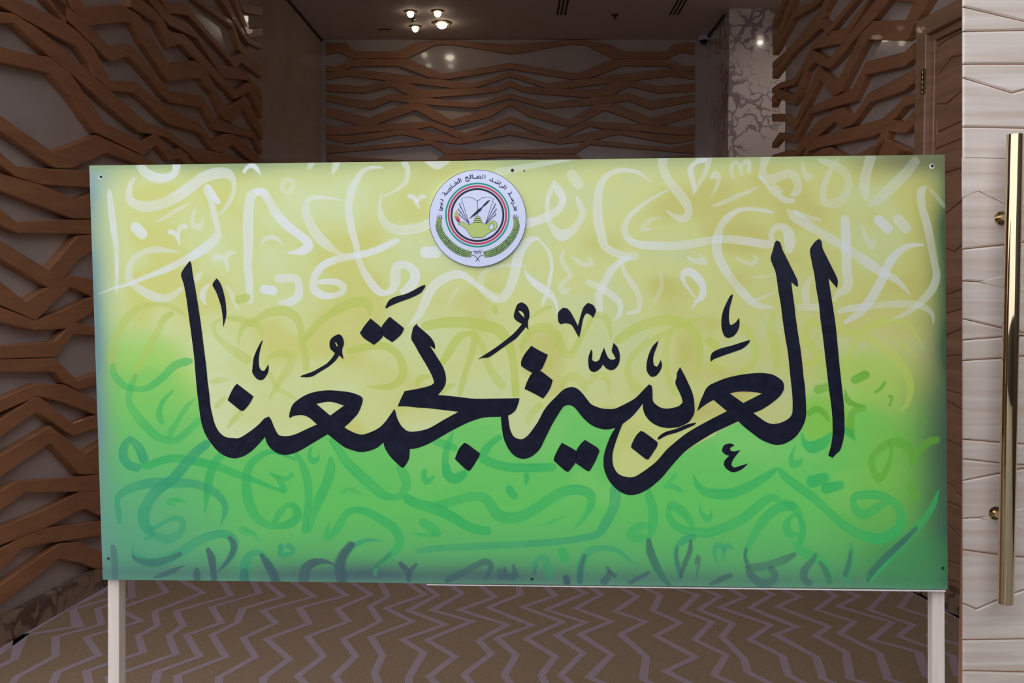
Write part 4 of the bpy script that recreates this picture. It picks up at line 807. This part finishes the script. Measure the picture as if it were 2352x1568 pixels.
# ------------------------------------------------ round school emblem fixed on the board
SE = 6.032
EL = .007
def EP(pts): return [(960+x/SE, 370+y/SE) for x, y in pts]
def e1(*pts): return [(980+x/13.07, 380+y/13.07) for x, y in pts]
def e2(*pts): return [(1090+x/13.07, 380+y/13.07) for x, y in pts]
def circ(cx, cy, r, n=72, ry=None): return [(cx+r*math.cos(2*math.pi*i/n), cy+(ry or r)*math.sin(2*math.pi*i/n)) for i in range(n)]
mw = mat('emblem_white', (222, 226, 246), .22, 0, .3); mk = mat('emblem_black', (30, 30, 44), .35); mg = mat('emblem_green', (20, 158, 132), .35); mr = mat('emblem_red', (200, 52, 78), .35)
ml = mat('emblem_lime', (188, 206, 112), .35); mlg = mat('emblem_wheat', (176, 206, 118), .35); mn = mat('emblem_navy', (28, 24, 84), .35); mo = mat('emblem_orange', (206, 96, 60), .35); mdk = mat('emblem_dark_green', (56, 84, 62), .35)
disc = prism(locs([onb(*p, EL) for p in EP(circ(827, 791, 671, 96, 675))]), bn*(EL-.0012), 'emblem_disc', mw, board)
disc['label'] = 'round white emblem disc with lamp, book and wheat wreath'
def eflat(name, pts, m, lift, holes=(), smo=False): return flat(name, pts, m, disc, EL+lift, holes, sm_=smo)
def ringe(name, r1, r0, m, c=(823, 745), lift=.0006):
    a = [loc(onb(*p, EL+lift)) for p in EP(circ(c[0], c[1], r1, 96))]; b = [loc(onb(*p, EL+lift)) for p in EP(circ(c[0], c[1], r0, 96))]
    return mesh_obj(name, a+b, [(i, (i+1) % 96, 96+(i+1) % 96, 96+i) for i in range(96)], m, disc)
ringe('rim_line', 673, 668, mk, (827, 791), .0004); ringe('green_ring', 448, 426, mg); ringe('red_ring', 411, 387, mr); ringe('black_ring', 373, 346, mk)
def lines(name, polys, wd, m, lift=.0006, closed=False, taper=False):
    """flat drawn strokes; wd in frame pixels"""
    V, F_ = [], []
    for pl in polys:
        pl = [np.array(p, float) for p in pl]; n = len(pl); b0 = len(V)
        for i in range(n):
            a = pl[max(i-1, 0)]; c = pl[min(i+1, n-1)]; d = c-a; d /= max(np.linalg.norm(d), 1e-9); nn = np.array([-d[1], d[0]])
            h = wd/2
            if 0 < i < n-1:
                d1 = (pl[i]-a)/max(np.linalg.norm(pl[i]-a), 1e-9); cs = max(.5, abs(d1@d)); h = h/cs
            for sgn in (-1, 1):
                p = pl[i]+nn*h*sgn; V.append(loc(onb(p[0], p[1], EL+lift)))
            if i: k = b0+2*i; F_.append((k-2, k-1, k+1, k))
    return mesh_obj(name, V, F_, m, disc)
def mir(pts, c=823): return [(2*c-x, y) for x, y in pts]
bookl = [[(712,870),(600,517),(690,495),(760,508),(823,550),(823,780)], [(608,570),(572,592),(712,870)], [(592,640),(555,660),(711,868)], [(588,708),(563,732),(710,868)]]
lines('open_book', [EP(p) for p in bookl]+[EP(mir(p)) for p in bookl], .9, mn)
eflat('quill', EP([(1005,533),(960,550),(900,610),(888,632),(830,670),(760,740),(705,800),(800,745),(870,685),(899,634),(950,600)]), mk, .0008)
lamp_o = [(595,835),(640,850),(690,875),(720,878),(770,850),(880,850),(940,875),(975,850),(1020,828),(1060,825),(1095,860),(1095,910),(1060,950),(1000,980),(960,1005),(900,1055),(760,1058),(720,1025),(690,970),(650,920),(600,890),(558,872)]
eflat('oil_lamp', EP(lamp_o), ml, .0009, [EP([(1015+32*math.cos(t)+12*math.sin(t), 907-44*math.sin(t)+6*math.cos(t)) for t in np.linspace(0, 2*math.pi, 20)[:-1]])], True)
lines('lamp_outline', [EP(lamp_o+[lamp_o[0]]), EP([(1015+32*math.cos(t)+12*math.sin(t), 907-44*math.sin(t)+6*math.cos(t)) for t in np.linspace(0, 2*math.pi, 24)])], .7, mdk, .0011)
for k, (a, b, c, d) in enumerate([(790,862,770,790), (780,875,795,817), (772,885,822,846)]):
    eflat('lamp_lid_band', EP([(a,c),(b,c),(b,d),(a,d)]), ml, .0009); lines('lid_outline', [EP([(a,c),(b,c),(b,d),(a,d),(a,c)])], .6, mdk, .0011)
eflat('flame', EP([(545,670),(510,710),(503,750),(505,768),(560,768),(555,750),(548,700)]), mat('flame_top', (192,190,110), .4), .0008)
eflat('flame', EP([(505,768),(530,820),(575,858),(578,800),(560,768)]), mo, .0008); eflat('flame', EP([(522,806),(545,836),(575,858),(578,806)]), mat('flame_base', (150, 40, 60), .4), .0009)
wc = cat([(300,780,60),(288,900,88),(325,1010,92),(390,1100,100),(470,1180,104),(560,1240,104),(650,1275,100),(740,1292,80)], step=6)
for sgn in (0, 1):
    f_ = (lambda p: p) if sgn == 0 else (lambda p: (1652-p[0], p[1]))
    L_ = []; R_ = []
    for i in range(len(wc)):
        a = wc[max(i-1,0)]; b = wc[min(i+1,len(wc)-1)]; d = (b-a)[:2]; d /= np.linalg.norm(d); nn = np.array([-d[1], d[0]])
        L_.append(f_(wc[i][:2]+nn*wc[i][2]/2)); R_.append(f_(wc[i][:2]-nn*wc[i][2]/2))
    eflat('wheat_wreath', EP(L_+R_[::-1]), mdk, .0006)
    V, F_ = [], []; tot = len(wc)
    for row in range(30):
        t = (row+.5)/30*(tot-1); i = int(t); p = wc[i]; a = wc[max(i-1,0)]; b = wc[min(i+1,tot-1)]; d = (b-a)[:2]; d /= np.linalg.norm(d); nn = np.array([-d[1], d[0]])
        for cidx in range(4):
            off = (-.375+.25*cidx)*p[2]; tilt = .55 if cidx % 2 else -.55
            dd = np.array([d[0]*math.cos(tilt)-d[1]*math.sin(tilt), d[0]*math.sin(tilt)+d[1]*math.cos(tilt)]); ee = np.array([-dd[1], dd[0]])
            cc = p[:2]+nn*off+d*(9 if cidx in (1, 2) else 0); k = len(V)
            for q_ in (cc-dd*17, cc+ee*6.5, cc+dd*17, cc-ee*6.5):
                qq = f_(q_); V.append(loc(onb(960+qq[0]/SE, 370+qq[1]/SE, EL+.0009)))
            F_.append((k, k+1, k+2, k+3))
    o_ = mesh_obj('wheat_grains', V, F_, mlg, disc); o_['kind'] = 'stuff'
    lines('wheat_stalk', [EP([f_(p) for p in [(745,1298),(790,1312),(822,1345),(852,1390)]])], 1.3, mn)
    lines('wheat_beard', [EP([f_(p) for p in pp]) for pp in ([(270,800),(258,758),(282,795)],[(290,780),(284,738),(305,775)],[(315,785),(318,742),(335,800)])], 1.0, mn)
# Arabic name around the rim, written with pen strokes
tx = [e1((1000,385),(1045,480)), e1((925,405),(955,400),(990,505),(915,550)), e1((835,550),(880,500),(925,488)), e1((925,488),(895,555),(780,655),(700,575)), e1((745,700),(735,668),(700,665),(665,710),(650,745)), e1((745,700),(600,850),(620,750)), e1((600,850),(525,812),(552,905),(600,850)), e1((465,805),(480,815)), e1((452,845),(462,862)), e1((818,466),(832,484)),
 e1((415,1020),(490,1035),(482,1090)), e1((392,1110),(458,1128),(412,1290)), e1((482,1165),(494,1180)), e1((412,1290),(462,1262),(458,1335),(410,1352),(370,1315)), e1((484,1285),(492,1298)), e1((476,1318),(486,1330)),
 e1((1150,358),(1245,338)), e1((1240,342),(1175,395),(1172,445),(1220,478),(1290,440)), e1((1285,285),(1312,290),(1322,388),(1230,405)), e1((1365,265),(1388,382),(1568,372)),
 e2((-20,376),(235,382),(255,270),(238,268)), e2((80,376),(112,318),(165,312),(192,350),(180,380)), e2((72,325),(78,376)), e2((322,288),(300,396)),
 e2((545,368),(530,462)), e2((445,430),(475,408)), e2((445,436),(700,556)), e2((640,470),(622,515)), e2((690,495),(670,540)), e2((738,512),(705,560)), e2((712,422),(722,434)), e2((686,452),(696,464)), e2((732,462),(742,474)), e2((797,488),(742,580)),
 e2((818,598),(848,672),(932,592),(905,578)), e2((830,640),(775,655),(722,618)), e2((967,642),(892,716)),
 e2((1085,755),(1098,768)), e2((1112,792),(1124,804)), e2((1112,805),(1045,875),(1000,828),(1062,835)), e2((1040,875),(1145,1082),(1190,1062)), e2((1115,1010),(1150,995)), e2((1130,1045),(1172,1030)),
 e2((1092,1092),(1112,1145),(1150,1150),(1192,1112)), e2((1155,1185),(1192,1285),(1268,1225)), e2((1190,1280),(1205,1350),(1258,1340),(1245,1300),(1200,1310))]
lines('arabic_lettering', tx, 1.75, mn)['label'] = 'dark blue Arabic words curved along the rim'
yr = [EP(p) for p in ([(782,1268),(788,1262),(788,1290)], [(820,1278),(810,1276),(808,1266),(816,1261),(823,1266),(823,1282),(818,1290),(810,1288)], [(834,1263),(849,1263),(839,1290)], [(858,1268),(865,1262),(865,1290)])]
yr += [EP([(765,1238),(768,1249),(884,1249),(886,1232)]), EP([(800,1249),(800,1240)]), EP([(812,1249),(812,1241)]), EP([(824,1249),(824,1241)]), EP([(838,1249),(838,1241)]), EP([(856,1249),(852,1222)]), EP([(776,1229),(790,1229)]), EP([(868,1222),(882,1222)])]
lines('founding_year', yr, .8, mn)

# ------------------------------------------------ posts, screws and edge strip
def post(xa, xb, ytop, ybot, dep, label):
    """square post fixed behind the board; its front face lies on the board's rear plane and follows the board's edge"""
    q_ = [loc(onb(xa[0], ytop)), loc(onb(xb[0], ytop)), loc(onb(xb[1], ybot)), loc(onb(xa[1], ybot))]
    q_ = [p + bn*(BT+.0006) for p in q_]
    for p in q_[2:]: pass
    dv = q_[3]-q_[0]; k0 = (0.046-q_[0][2])/dv[2]; b0 = q_[0]+dv*k0; dv = q_[2]-q_[1]; k1 = (0.046-q_[1][2])/dv[2]; b1 = q_[1]+dv*k1
    o = prism([q_[0], q_[1], b1, b0], bn*dep, 'post', M['post'], board, bevel=.0012); o['label'] = label; return b0, b1
fa = post((240, 241), (266.5, 267), 1100, 1500, .043, 'left raw timber post')
fb = post((2147.5, 2148), (2175, 2176), 1200, 1500, .040, 'right raw timber post')
for b0, b1 in (fa, fb):
    cx_ = (b0[0]+b1[0])/2; cy_ = (b0[1]+b1[1])/2; bm = bmesh.new(); box(bm, cx_-.03, cx_+.03, cy_-.45, cy_+.5, 0, .045); finish('foot', bm, M['post'], board)
bm = bmesh.new(); pa = loc(onb(980, 1342.0)); pb = loc(onb(2172, 1355.5))
prism([pa, pb, pb+np.array([0,0,-.0038]), pa+np.array([0,0,-.0018])], bn*BT, 'bottom_strip', M['white_edge'], board)
def screw(px, py, r_, white=False):
    c_ = loc(onb(px, py, 0)); bm = bmesh.new()
    lathe(bm, [(r_, 0), (r_, -.0012), (r_*.7, -.0022), (r_*.25, -.0014)], 12, (0, 0, 0), 'y'); o = finish('screw', bm, M['screw'], board); o.location = c_
    if white:
        bm = bmesh.new(); lathe(bm, [(r_*1.6, -.0002), (r_*1.5, -.0008)], 14, (0, 0, 0), 'y'); o2 = finish('bare_patch', bm, M['white_paint'], board); o2.location = loc(onb(px-.6, py+1.0, 0))
screw(232, 406, .0042, True); screw(1177, 391, .0044); screw(1204, 392, .0022); screw(2141, 381, .0044, True); screw(249, 1282, .0038); screw(1222, 1329, .004); screw(2165, 1304, .004)

# ------------------------------------------------ carved plank doors
def planks(polylines, surf, off_n, th, name, m, parent, joint, gap, bev):
    """boards between successive joint lines (lists of frame pixels, top to bottom), surf maps a pixel to the face"""
    for a, b in zip(polylines, polylines[1:]):
        up_ = [surf(*p) for p in a]; lo_ = [surf(*p) for p in b]
        zz = np.array([0, 0, gap/2]); up_ = [p-zz for p in up_]; lo_ = [p+zz for p in lo_]
        if min(u_[2] for u_ in up_)-max(l_[2] for l_ in lo_) < -.5: continue
        prism(up_+lo_[::-1], off_n*th, name, m, parent, bevel=bev)
# entrance door, right leaf, faces the camera
DY = 3.0; dn = np.array([0, 1, 0.]); dP = np.array([0, DY, 0.])
door1 = thing('door_1', None, None, (1.36, DY, 0), kind='structure')
def dsurf(px, py): return hit(px, py, dP, dn)-np.array([1.36, DY, 0])
xe = 2212.5
xL = dsurf(xe, 800)[0]; XR = .93
bm = bmesh.new(); box(bm, xL+.026, XR, .007, .05, .012, 3.06); finish('door_slab', bm, M['door_joint'], door1)
J = [[(xe,-80),(2352,-60),(2430,-66)],[(xe,-20),(2300,-30),(2352,-22)],
 [(xe,15),(2352,48)],[(xe,72),(2352,69)],[(xe,146.6),(2352,146.6)],[(xe,178),(2326,213),(2352,206)],[(xe,291),(2352,294)],[(xe,365),(2352,368)],
 [(xe,449),(2247,435),(2311,466),(2352,471)],[(xe,572),(2310,562),(2352,556)],[(xe,645),(2249,647),(2352,646)],[(xe,732),(2310,755),(2352,765)],[(xe,781),(2310,773),(2352,771)],[(xe,828),(2311,822),(2352,818)],
 [(xe,895),(2352,890)],[(xe,1009),(2311,1017),(2352,1020)],[(xe,1054),(2311,1065),(2352,1068)],[(xe,1104),(2311,1084),(2352,1076)],[(xe,1191),(2251,1189),(2352,1191)],[(xe,1263),(2311,1276),(2352,1280)],
 [(xe,1386),(2244,1399),(2311,1370),(2352,1355)],[(xe,1470),(2352,1468)],[(xe,1541),(2352,1544)],[(xe,1622),(2290,1610),(2352,1630)],[(xe,1700),(2352,1694)],[(xe,1780),(2352,1786)],[(xe,1880),(2352,1872)],[(xe,1900),(2352,1900)]]
del J[14]
rj = random.Random(5)
J3 = []
for ln in J:
    pts = [dsurf(*p) for p in ln]; z = pts[-1][2]; x = pts[-1][0]
    while x < XR-.02:
        x = min(XR, x+rj.uniform(.16, .3)); z2 = z+rj.uniform(-.02, .02); pts.append(np.array([x, 0, z2]))
    J3.append(pts)
tz = 3.06; extra = []
zt = J3[0][0][2]
while zt+.13 < tz:
    zt += rj.uniform(.1, .15); extra.insert(0, [np.array([xL, 0, zt]), np.array([xL+.3, 0, zt+rj.uniform(-.02, .02)]), np.array([XR, 0, zt])])
extra.insert(0, [np.array([xL, 0, tz]), np.array([XR, 0, tz])])
J3 = [l_ for l_ in extra+J3 if min(p[2] for p in l_) > .02]+[[np.array([xL, 0, .014]), np.array([XR, 0, .014])]]
def plank_grid(J3, off, th, name, m, parent, gap, bev):
    for a, b in zip(J3, J3[1:]):
        zz = np.array([0, 0, gap/2])
        up_ = [p-zz for p in a]; lo_ = [p+zz for p in b]
        for i_ in range(len(up_)):
            zl = np.interp(up_[i_][0], [p[0] for p in lo_], [p[2] for p in lo_]); up_[i_] = up_[i_].copy(); up_[i_][2] = max(up_[i_][2], zl+.004)
        for i_ in range(len(lo_)):
            zu = np.interp(lo_[i_][0], [p[0] for p in up_], [p[2] for p in up_]); lo_[i_] = lo_[i_].copy(); lo_[i_][2] = min(lo_[i_][2], zu-.004)
        prism(up_+lo_[::-1], off*th, name, m, parent, bevel=bev)
plank_grid(J3, dn, .0085, 'door_plank', M['door'], door1, .0030, .0045)
# little wedge insets
def wedge(pts): 
    P = [dsurf(*p)+np.array([0, -.0015, 0]) for p in pts]; prism(P, dn*.003, 'inset_wedge', M['door'], door1, bevel=.0012)
wedge([(2250,647),(2311,632),(2352,624),(2352,669),(2311,662)]); wedge([(2252,1189),(2311,1176),(2352,1167),(2352,1216),(2311,1206)])
# brass pull handle
hx0, hz0, hz1 = None, None, None
yH = DY-.075; hp = np.array([0, yH, 0.])
ht = hit(2331.5, 308, hp, dn); hb = hit(2332.5, 1386, hp, dn); hr = .0232
hd = thing('handle', None, None, (0, 0, 0)); hd.parent = door1
hd.location = (ht[0]-1.36, yH-DY, 0)
bm = bmesh.new(); lathe(bm, [(hr-.002, hb[2]), (hr, hb[2]+.002), (hr, ht[2]-.002), (hr-.002, ht[2])], 40)
o = finish('handle_bar', bm, M['brass'], hd); [setattr(p, 'use_smooth', len(p.vertices) == 4) for p in o.data.polygons]
for zc in (hit(2331, 496, hp, dn)[2], hit(2331, 1190, hp, dn)[2]):
    bm = bmesh.new(); lathe(bm, [(.011, .0), (.011, .07), (.02, .0705), (.02, .0745)], 20, (0, 0, zc), 'y'); finish('handle_mount', bm, M['brass'], hd, smooth=False)
# door in the right lattice wall
PR2 = PR + nR*.012
sd = thing('door_2', None, None, (float(pr0[0]), float(pr0[1]), 0), kind='structure')
o3 = np.array([pr0[0], pr0[1], 0.])
def ss(px, py, lift=0.0): return hit(px, py, PR + nR*lift, nR)-o3
tR = np.array([-aR, 1, 0]); tR /= np.linalg.norm(tR)
def fr(pts, th, name, lift=0.0, m=None, bev=.004): return prism([ss(*p, lift) for p in pts], -nR*th, name, m or M['side_door'], sd, bevel=bev)
yf0 = hit(2096, 800, PR, nR)[1]; yf1 = hit(2119, 800, PR, nR)[1]; yd = 3.72
def wp(y, z, lift): p = np.array([xr(y), y, z])+nR*lift; return p-o3
zt0 = hit(2096, 57, PR, nR)[2]; zt1 = hit(2120, 84, PR, nR)[2]
prism([wp(yf0, 0.0, .012), wp(yf1, 0.0, .012), wp(yf1, zt1, .012), wp(yf0, zt0, .012)], -nR*.062, 'door_frame', M['side_door'], sd, bevel=.004)
prism([wp(yf0, zt0, .012), wp(yf1, zt1, .012), wp(yd+.12, zt1, .012), wp(yd, zt0, .012)], -nR*.062, 'door_frame', M['side_door'], sd, bevel=.004)
prism([wp(yd+.12, 0, .012), wp(yd, 0, .012), wp(yd, zt0, .012), wp(yd+.12, zt1, .012)], -nR*.062, 'door_frame', M['side_door'], sd, bevel=.004)
prism([wp(yf1, .0, -.02), wp(yf1-.035, .0, -.02), wp(yf1-.035, zt1-.04, -.02), wp(yf1, zt1, -.02)], -nR*.03, 'door_stop', M['side_door'], sd, bevel=.003)
prism([wp(yf1, zt1, -.02), wp(yf1-.035, zt1-.04, -.02), wp(yd+.12, zt1-.04, -.02), wp(yd+.12, zt1, -.02)], -nR*.03, 'door_stop', M['side_door'], sd, bevel=.003)
ya = yf1-.04; yb3 = yd+.13
prism([wp(ya, .008, -.041), wp(yb3, .008, -.041), wp(yb3, zt1-.045, -.041), wp(ya, zt1-.045, -.041)], -nR*.008, 'door_slab', M['door_joint'], sd)
KJ = [[(2123,121),(2198,34),(2214,20)],[(2125,187),(2184,132),(2214,127)],[(2121,250),(2171,239),(2214,204)],[(2121,281),(2153,304),(2214,275)],[(2121,352),(2155,339),(2214,316)],[(2121,405),(2160,400),(2214,384)],
 [(2121,470),(2173,489),(2214,455)],[(2121,560),(2176,573),(2191,579),(2214,556)],[(2121,655),(2175,677),(2214,661)],[(2121,712),(2175,719),(2214,708)],[(2121,790),(2175,769),(2214,752)],[(2121,830),(2176,818),(2214,815)],
 [(2121,870),(2175,896),(2214,907)],[(2121,905),(2175,921),(2214,944)],[(2121,990),(2175,1010),(2214,1030)],[(2121,1080),(2180,1110),(2214,1148)],[(2121,1150),(2182,1154),(2214,1170)],[(2121,1180),(2177,1206),(2214,1243)],[(2121,1270),(2176,1288),(2214,1298)],[(2121,1310),(2176,1331),(2214,1342)]]
K3 = []
for ln in KJ:
    pts = [ss(*p, -.03) for p in ln]; K3.append(pts)
def to_t(p): return float((p)@tR)
# rebuild in (distance along wall, z) so that the boards run on to the far jamb
K2 = []
for pts in K3:
    q_ = [(to_t(p), p[2]) for p in pts]; rr_ = random.Random(int(q_[0][1]*1000)); t_end = to_t(wp(yb3, 0, -.03)); t_st = to_t(wp(ya, 0, -.03)); tcur, z = q_[-1]
    q_[0] = (t_st, q_[0][1])
    while tcur > t_end+.03: tcur = max(t_end, tcur-rr_.uniform(.2, .4)); z += rr_.uniform(-.05, .05); q_.append((tcur, z))
    K2.append([q for q in q_ if q[0] <= t_st+1e-6])
K2 = [[(K2[0][0][0], zt1-.05), (K2[0][-1][0], zt1-.05)]]+K2+[[(K2[0][0][0], .012), (K2[0][-1][0], .012)]]
base_n = (wp(ya, 0, -.03)) - tR*to_t(wp(ya, 0, -.03)); base_n[2] = 0
for a, b in zip(K2, K2[1:]):
    ta = [-q[0] for q in a]; za = [q[1]-.003 for q in a]; tb = [-q[0] for q in b]; zb = [q[1]+.003 for q in b]
    za = [max(z, np.interp(t, tb, zb)+.004) for t, z in zip(ta, za)]; za = [min(z, zt1-.05) for z in za]; zb = [min(z, np.interp(t, ta, za)-.003) for t, z in zip(tb, zb)]
    top = [base_n - tR*t + np.array([0, 0, z]) for t, z in zip(ta, za)]; bot = [base_n - tR*t + np.array([0, 0, z]) for t, z in zip(tb, zb)]
    prism(top+bot[::-1], -nR*.013, 'door_plank', M['side_door'], sd, bevel=.004)
hg = ss(2119, 160, .014); hg2 = ss(2119, 217, .014)
for k in range(5):
    z0 = hg2[2]+(hg[2]-hg2[2])*k/5; z1 = hg2[2]+(hg[2]-hg2[2])*(k+.88)/5; bm = bmesh.new()
    lathe(bm, [(.006, z0), (.0085, z0+.003), (.0085, z1-.003), (.006, z1)], 14, (hg[0], hg[1], 0)); finish('hinge_knuckle', bm, M['hinge'], sd, smooth=False)
bm = bmesh.new(); c0 = hg-tR*.005
box(bm, c0[0]-.002, c0[0]+.006, c0[1]-.022, c0[1]+.012, hg2[2], hg[2]); finish('hinge_leaf', bm, M['hinge'], sd)

# ------------------------------------------------ ceiling fittings
def cpos(px, py): return hit(px, py, (0, 0, CEIL), (0, 0, 1))
ring_m = mat('downlight_gold_ring', (170, 150, 120), .25, .8)
def downlight(px, py, bright, label, r_=.05):
    p = cpos(px, py); t = thing('downlight', label, 'ceiling light', tuple(float(v) for v in p), 'small round downlights in the vestibule ceiling')
    bm = bmesh.new(); lathe(bm, [(r_*1.35, 0), (r_*1.35, -.006), (r_*.98, -.014), (r_*.9, -.004), (r_*.8, -.001)], 24); finish('trim_ring', bm, ring_m, t, smooth=False)
    bm = bmesh.new(); lathe(bm, [(r_*.55, -.002), (r_*.7, -.02), (r_*.62, -.045), (r_*.3, -.06)], 20); finish('bulb', bm, M['lamp'] if bright else M['lamp_dim'], t, smooth=True)
    ld = bpy.data.lights.new('downlight_beam', 'SPOT'); ld.energy = 7 if bright else 1.2; ld.spot_size = 2.2 if bright else 1.3; ld.spot_blend = .8; ld.color = (1, .80, .58); ld.shadow_soft_size = .03
    lo = bpy.data.objects.new('downlight_beam', ld); C.objects.link(lo); lo.parent = t; lo.location = (0, 0, -.075); return t
downlight(1015, 52, True, 'brightest of the four small ceiling downlights, glowing warm white', .075)
downlight(943, 26, False, 'dim ceiling downlight farthest left and nearest the doorway'); downlight(1005, 25, False, 'small lit downlight just in front of the brightest one'); downlight(954, 60, False, 'small ceiling downlight left of the brightest one, nearest the back wall')
t_ = downlight(1005, 25, False, 'ceiling downlight in the passage beside the marble pillar'); t_.location = (2.75, 9.1, CEIL); t_['group'] = 'passage downlights'
for ch in t_.children:
    if ch.type == 'LIGHT': ch.data.energy = 16; ch.data.spot_size = 2.9; ch.data.color = (1, .9, .8)
for x, lab in ((1290, 'slotted black ceiling vent nearer the middle of the ceiling'), (1548, 'slotted black ceiling vent nearer the right wall')):
    a = cpos(x, 34); x0 = a[0]-.055; t = thing('ceiling_vent', lab, 'air vent', (float(a[0]), float(a[1])-.55, CEIL), 'linear ceiling vents')
    for k in range(3):
        bm = bmesh.new(); box(bm, -.055+k*.039, -.032+k*.039, -.55, .55, -.004, .0); finish('slot', bm, M['black_metal'], t)
    for k in range(4):
        bm = bmesh.new(); box(bm, -.071+k*.039+(.0 if k else -.004), -.056+k*.039, -.56, .56, -.006, .0); finish('vane', bm, M['ceiling'], t)
a = cpos(884, 67); bm = bmesh.new(); box(bm, -.065, .065, -.02, .02, -.004, 0); o = finish('ceiling_slot', bm, M['black_metal']); o.location = a; tag(o, 'small dark slot in the ceiling left of the downlights', 'ceiling slot')
def sprinkler(px, py, lab):
    p = cpos(px, py); t = thing('sprinkler', lab, 'sprinkler', tuple(float(v) for v in p), 'ceiling sprinklers')
    bm = bmesh.new(); lathe(bm, [(.04, 0), (.036, -.008), (.012, -.01), (.01, -.03)], 20); finish('cover_plate', bm, mat('sprinkler_grey', (70, 62, 60), .4, .5), t)
    bm = bmesh.new(); lathe(bm, [(.004, -.028), (.02, -.034), (.02, -.037), (.004, -.038)], 16); finish('deflector', bm, M['screw'], t)
sprinkler(948, 42, 'tiny dark sprinkler between the downlights'); sprinkler(1413, 34, 'grey sprinkler between the two ceiling vents')
p = cpos(1602, 103); p[1] = min(p[1], BACK-.14); t = thing('dome_camera', 'white dome security camera at the right end of the ceiling by the back wall', 'camera', (float(p[0]), float(p[1])-.02, CEIL))
bm = bmesh.new(); lathe(bm, [(.062, 0), (.062, -.03), (.056, -.045), (.045, -.047)], 28); finish('housing', bm, mat('camera_white', (190, 188, 196), .4), t)
bm = bmesh.new(); lathe(bm, [(.044, -.046), (.040, -.065), (.026, -.082), (.004, -.088)], 24); finish('dome', bm, mat('smoked_dome', (12, 12, 16), .08), t, smooth=True)
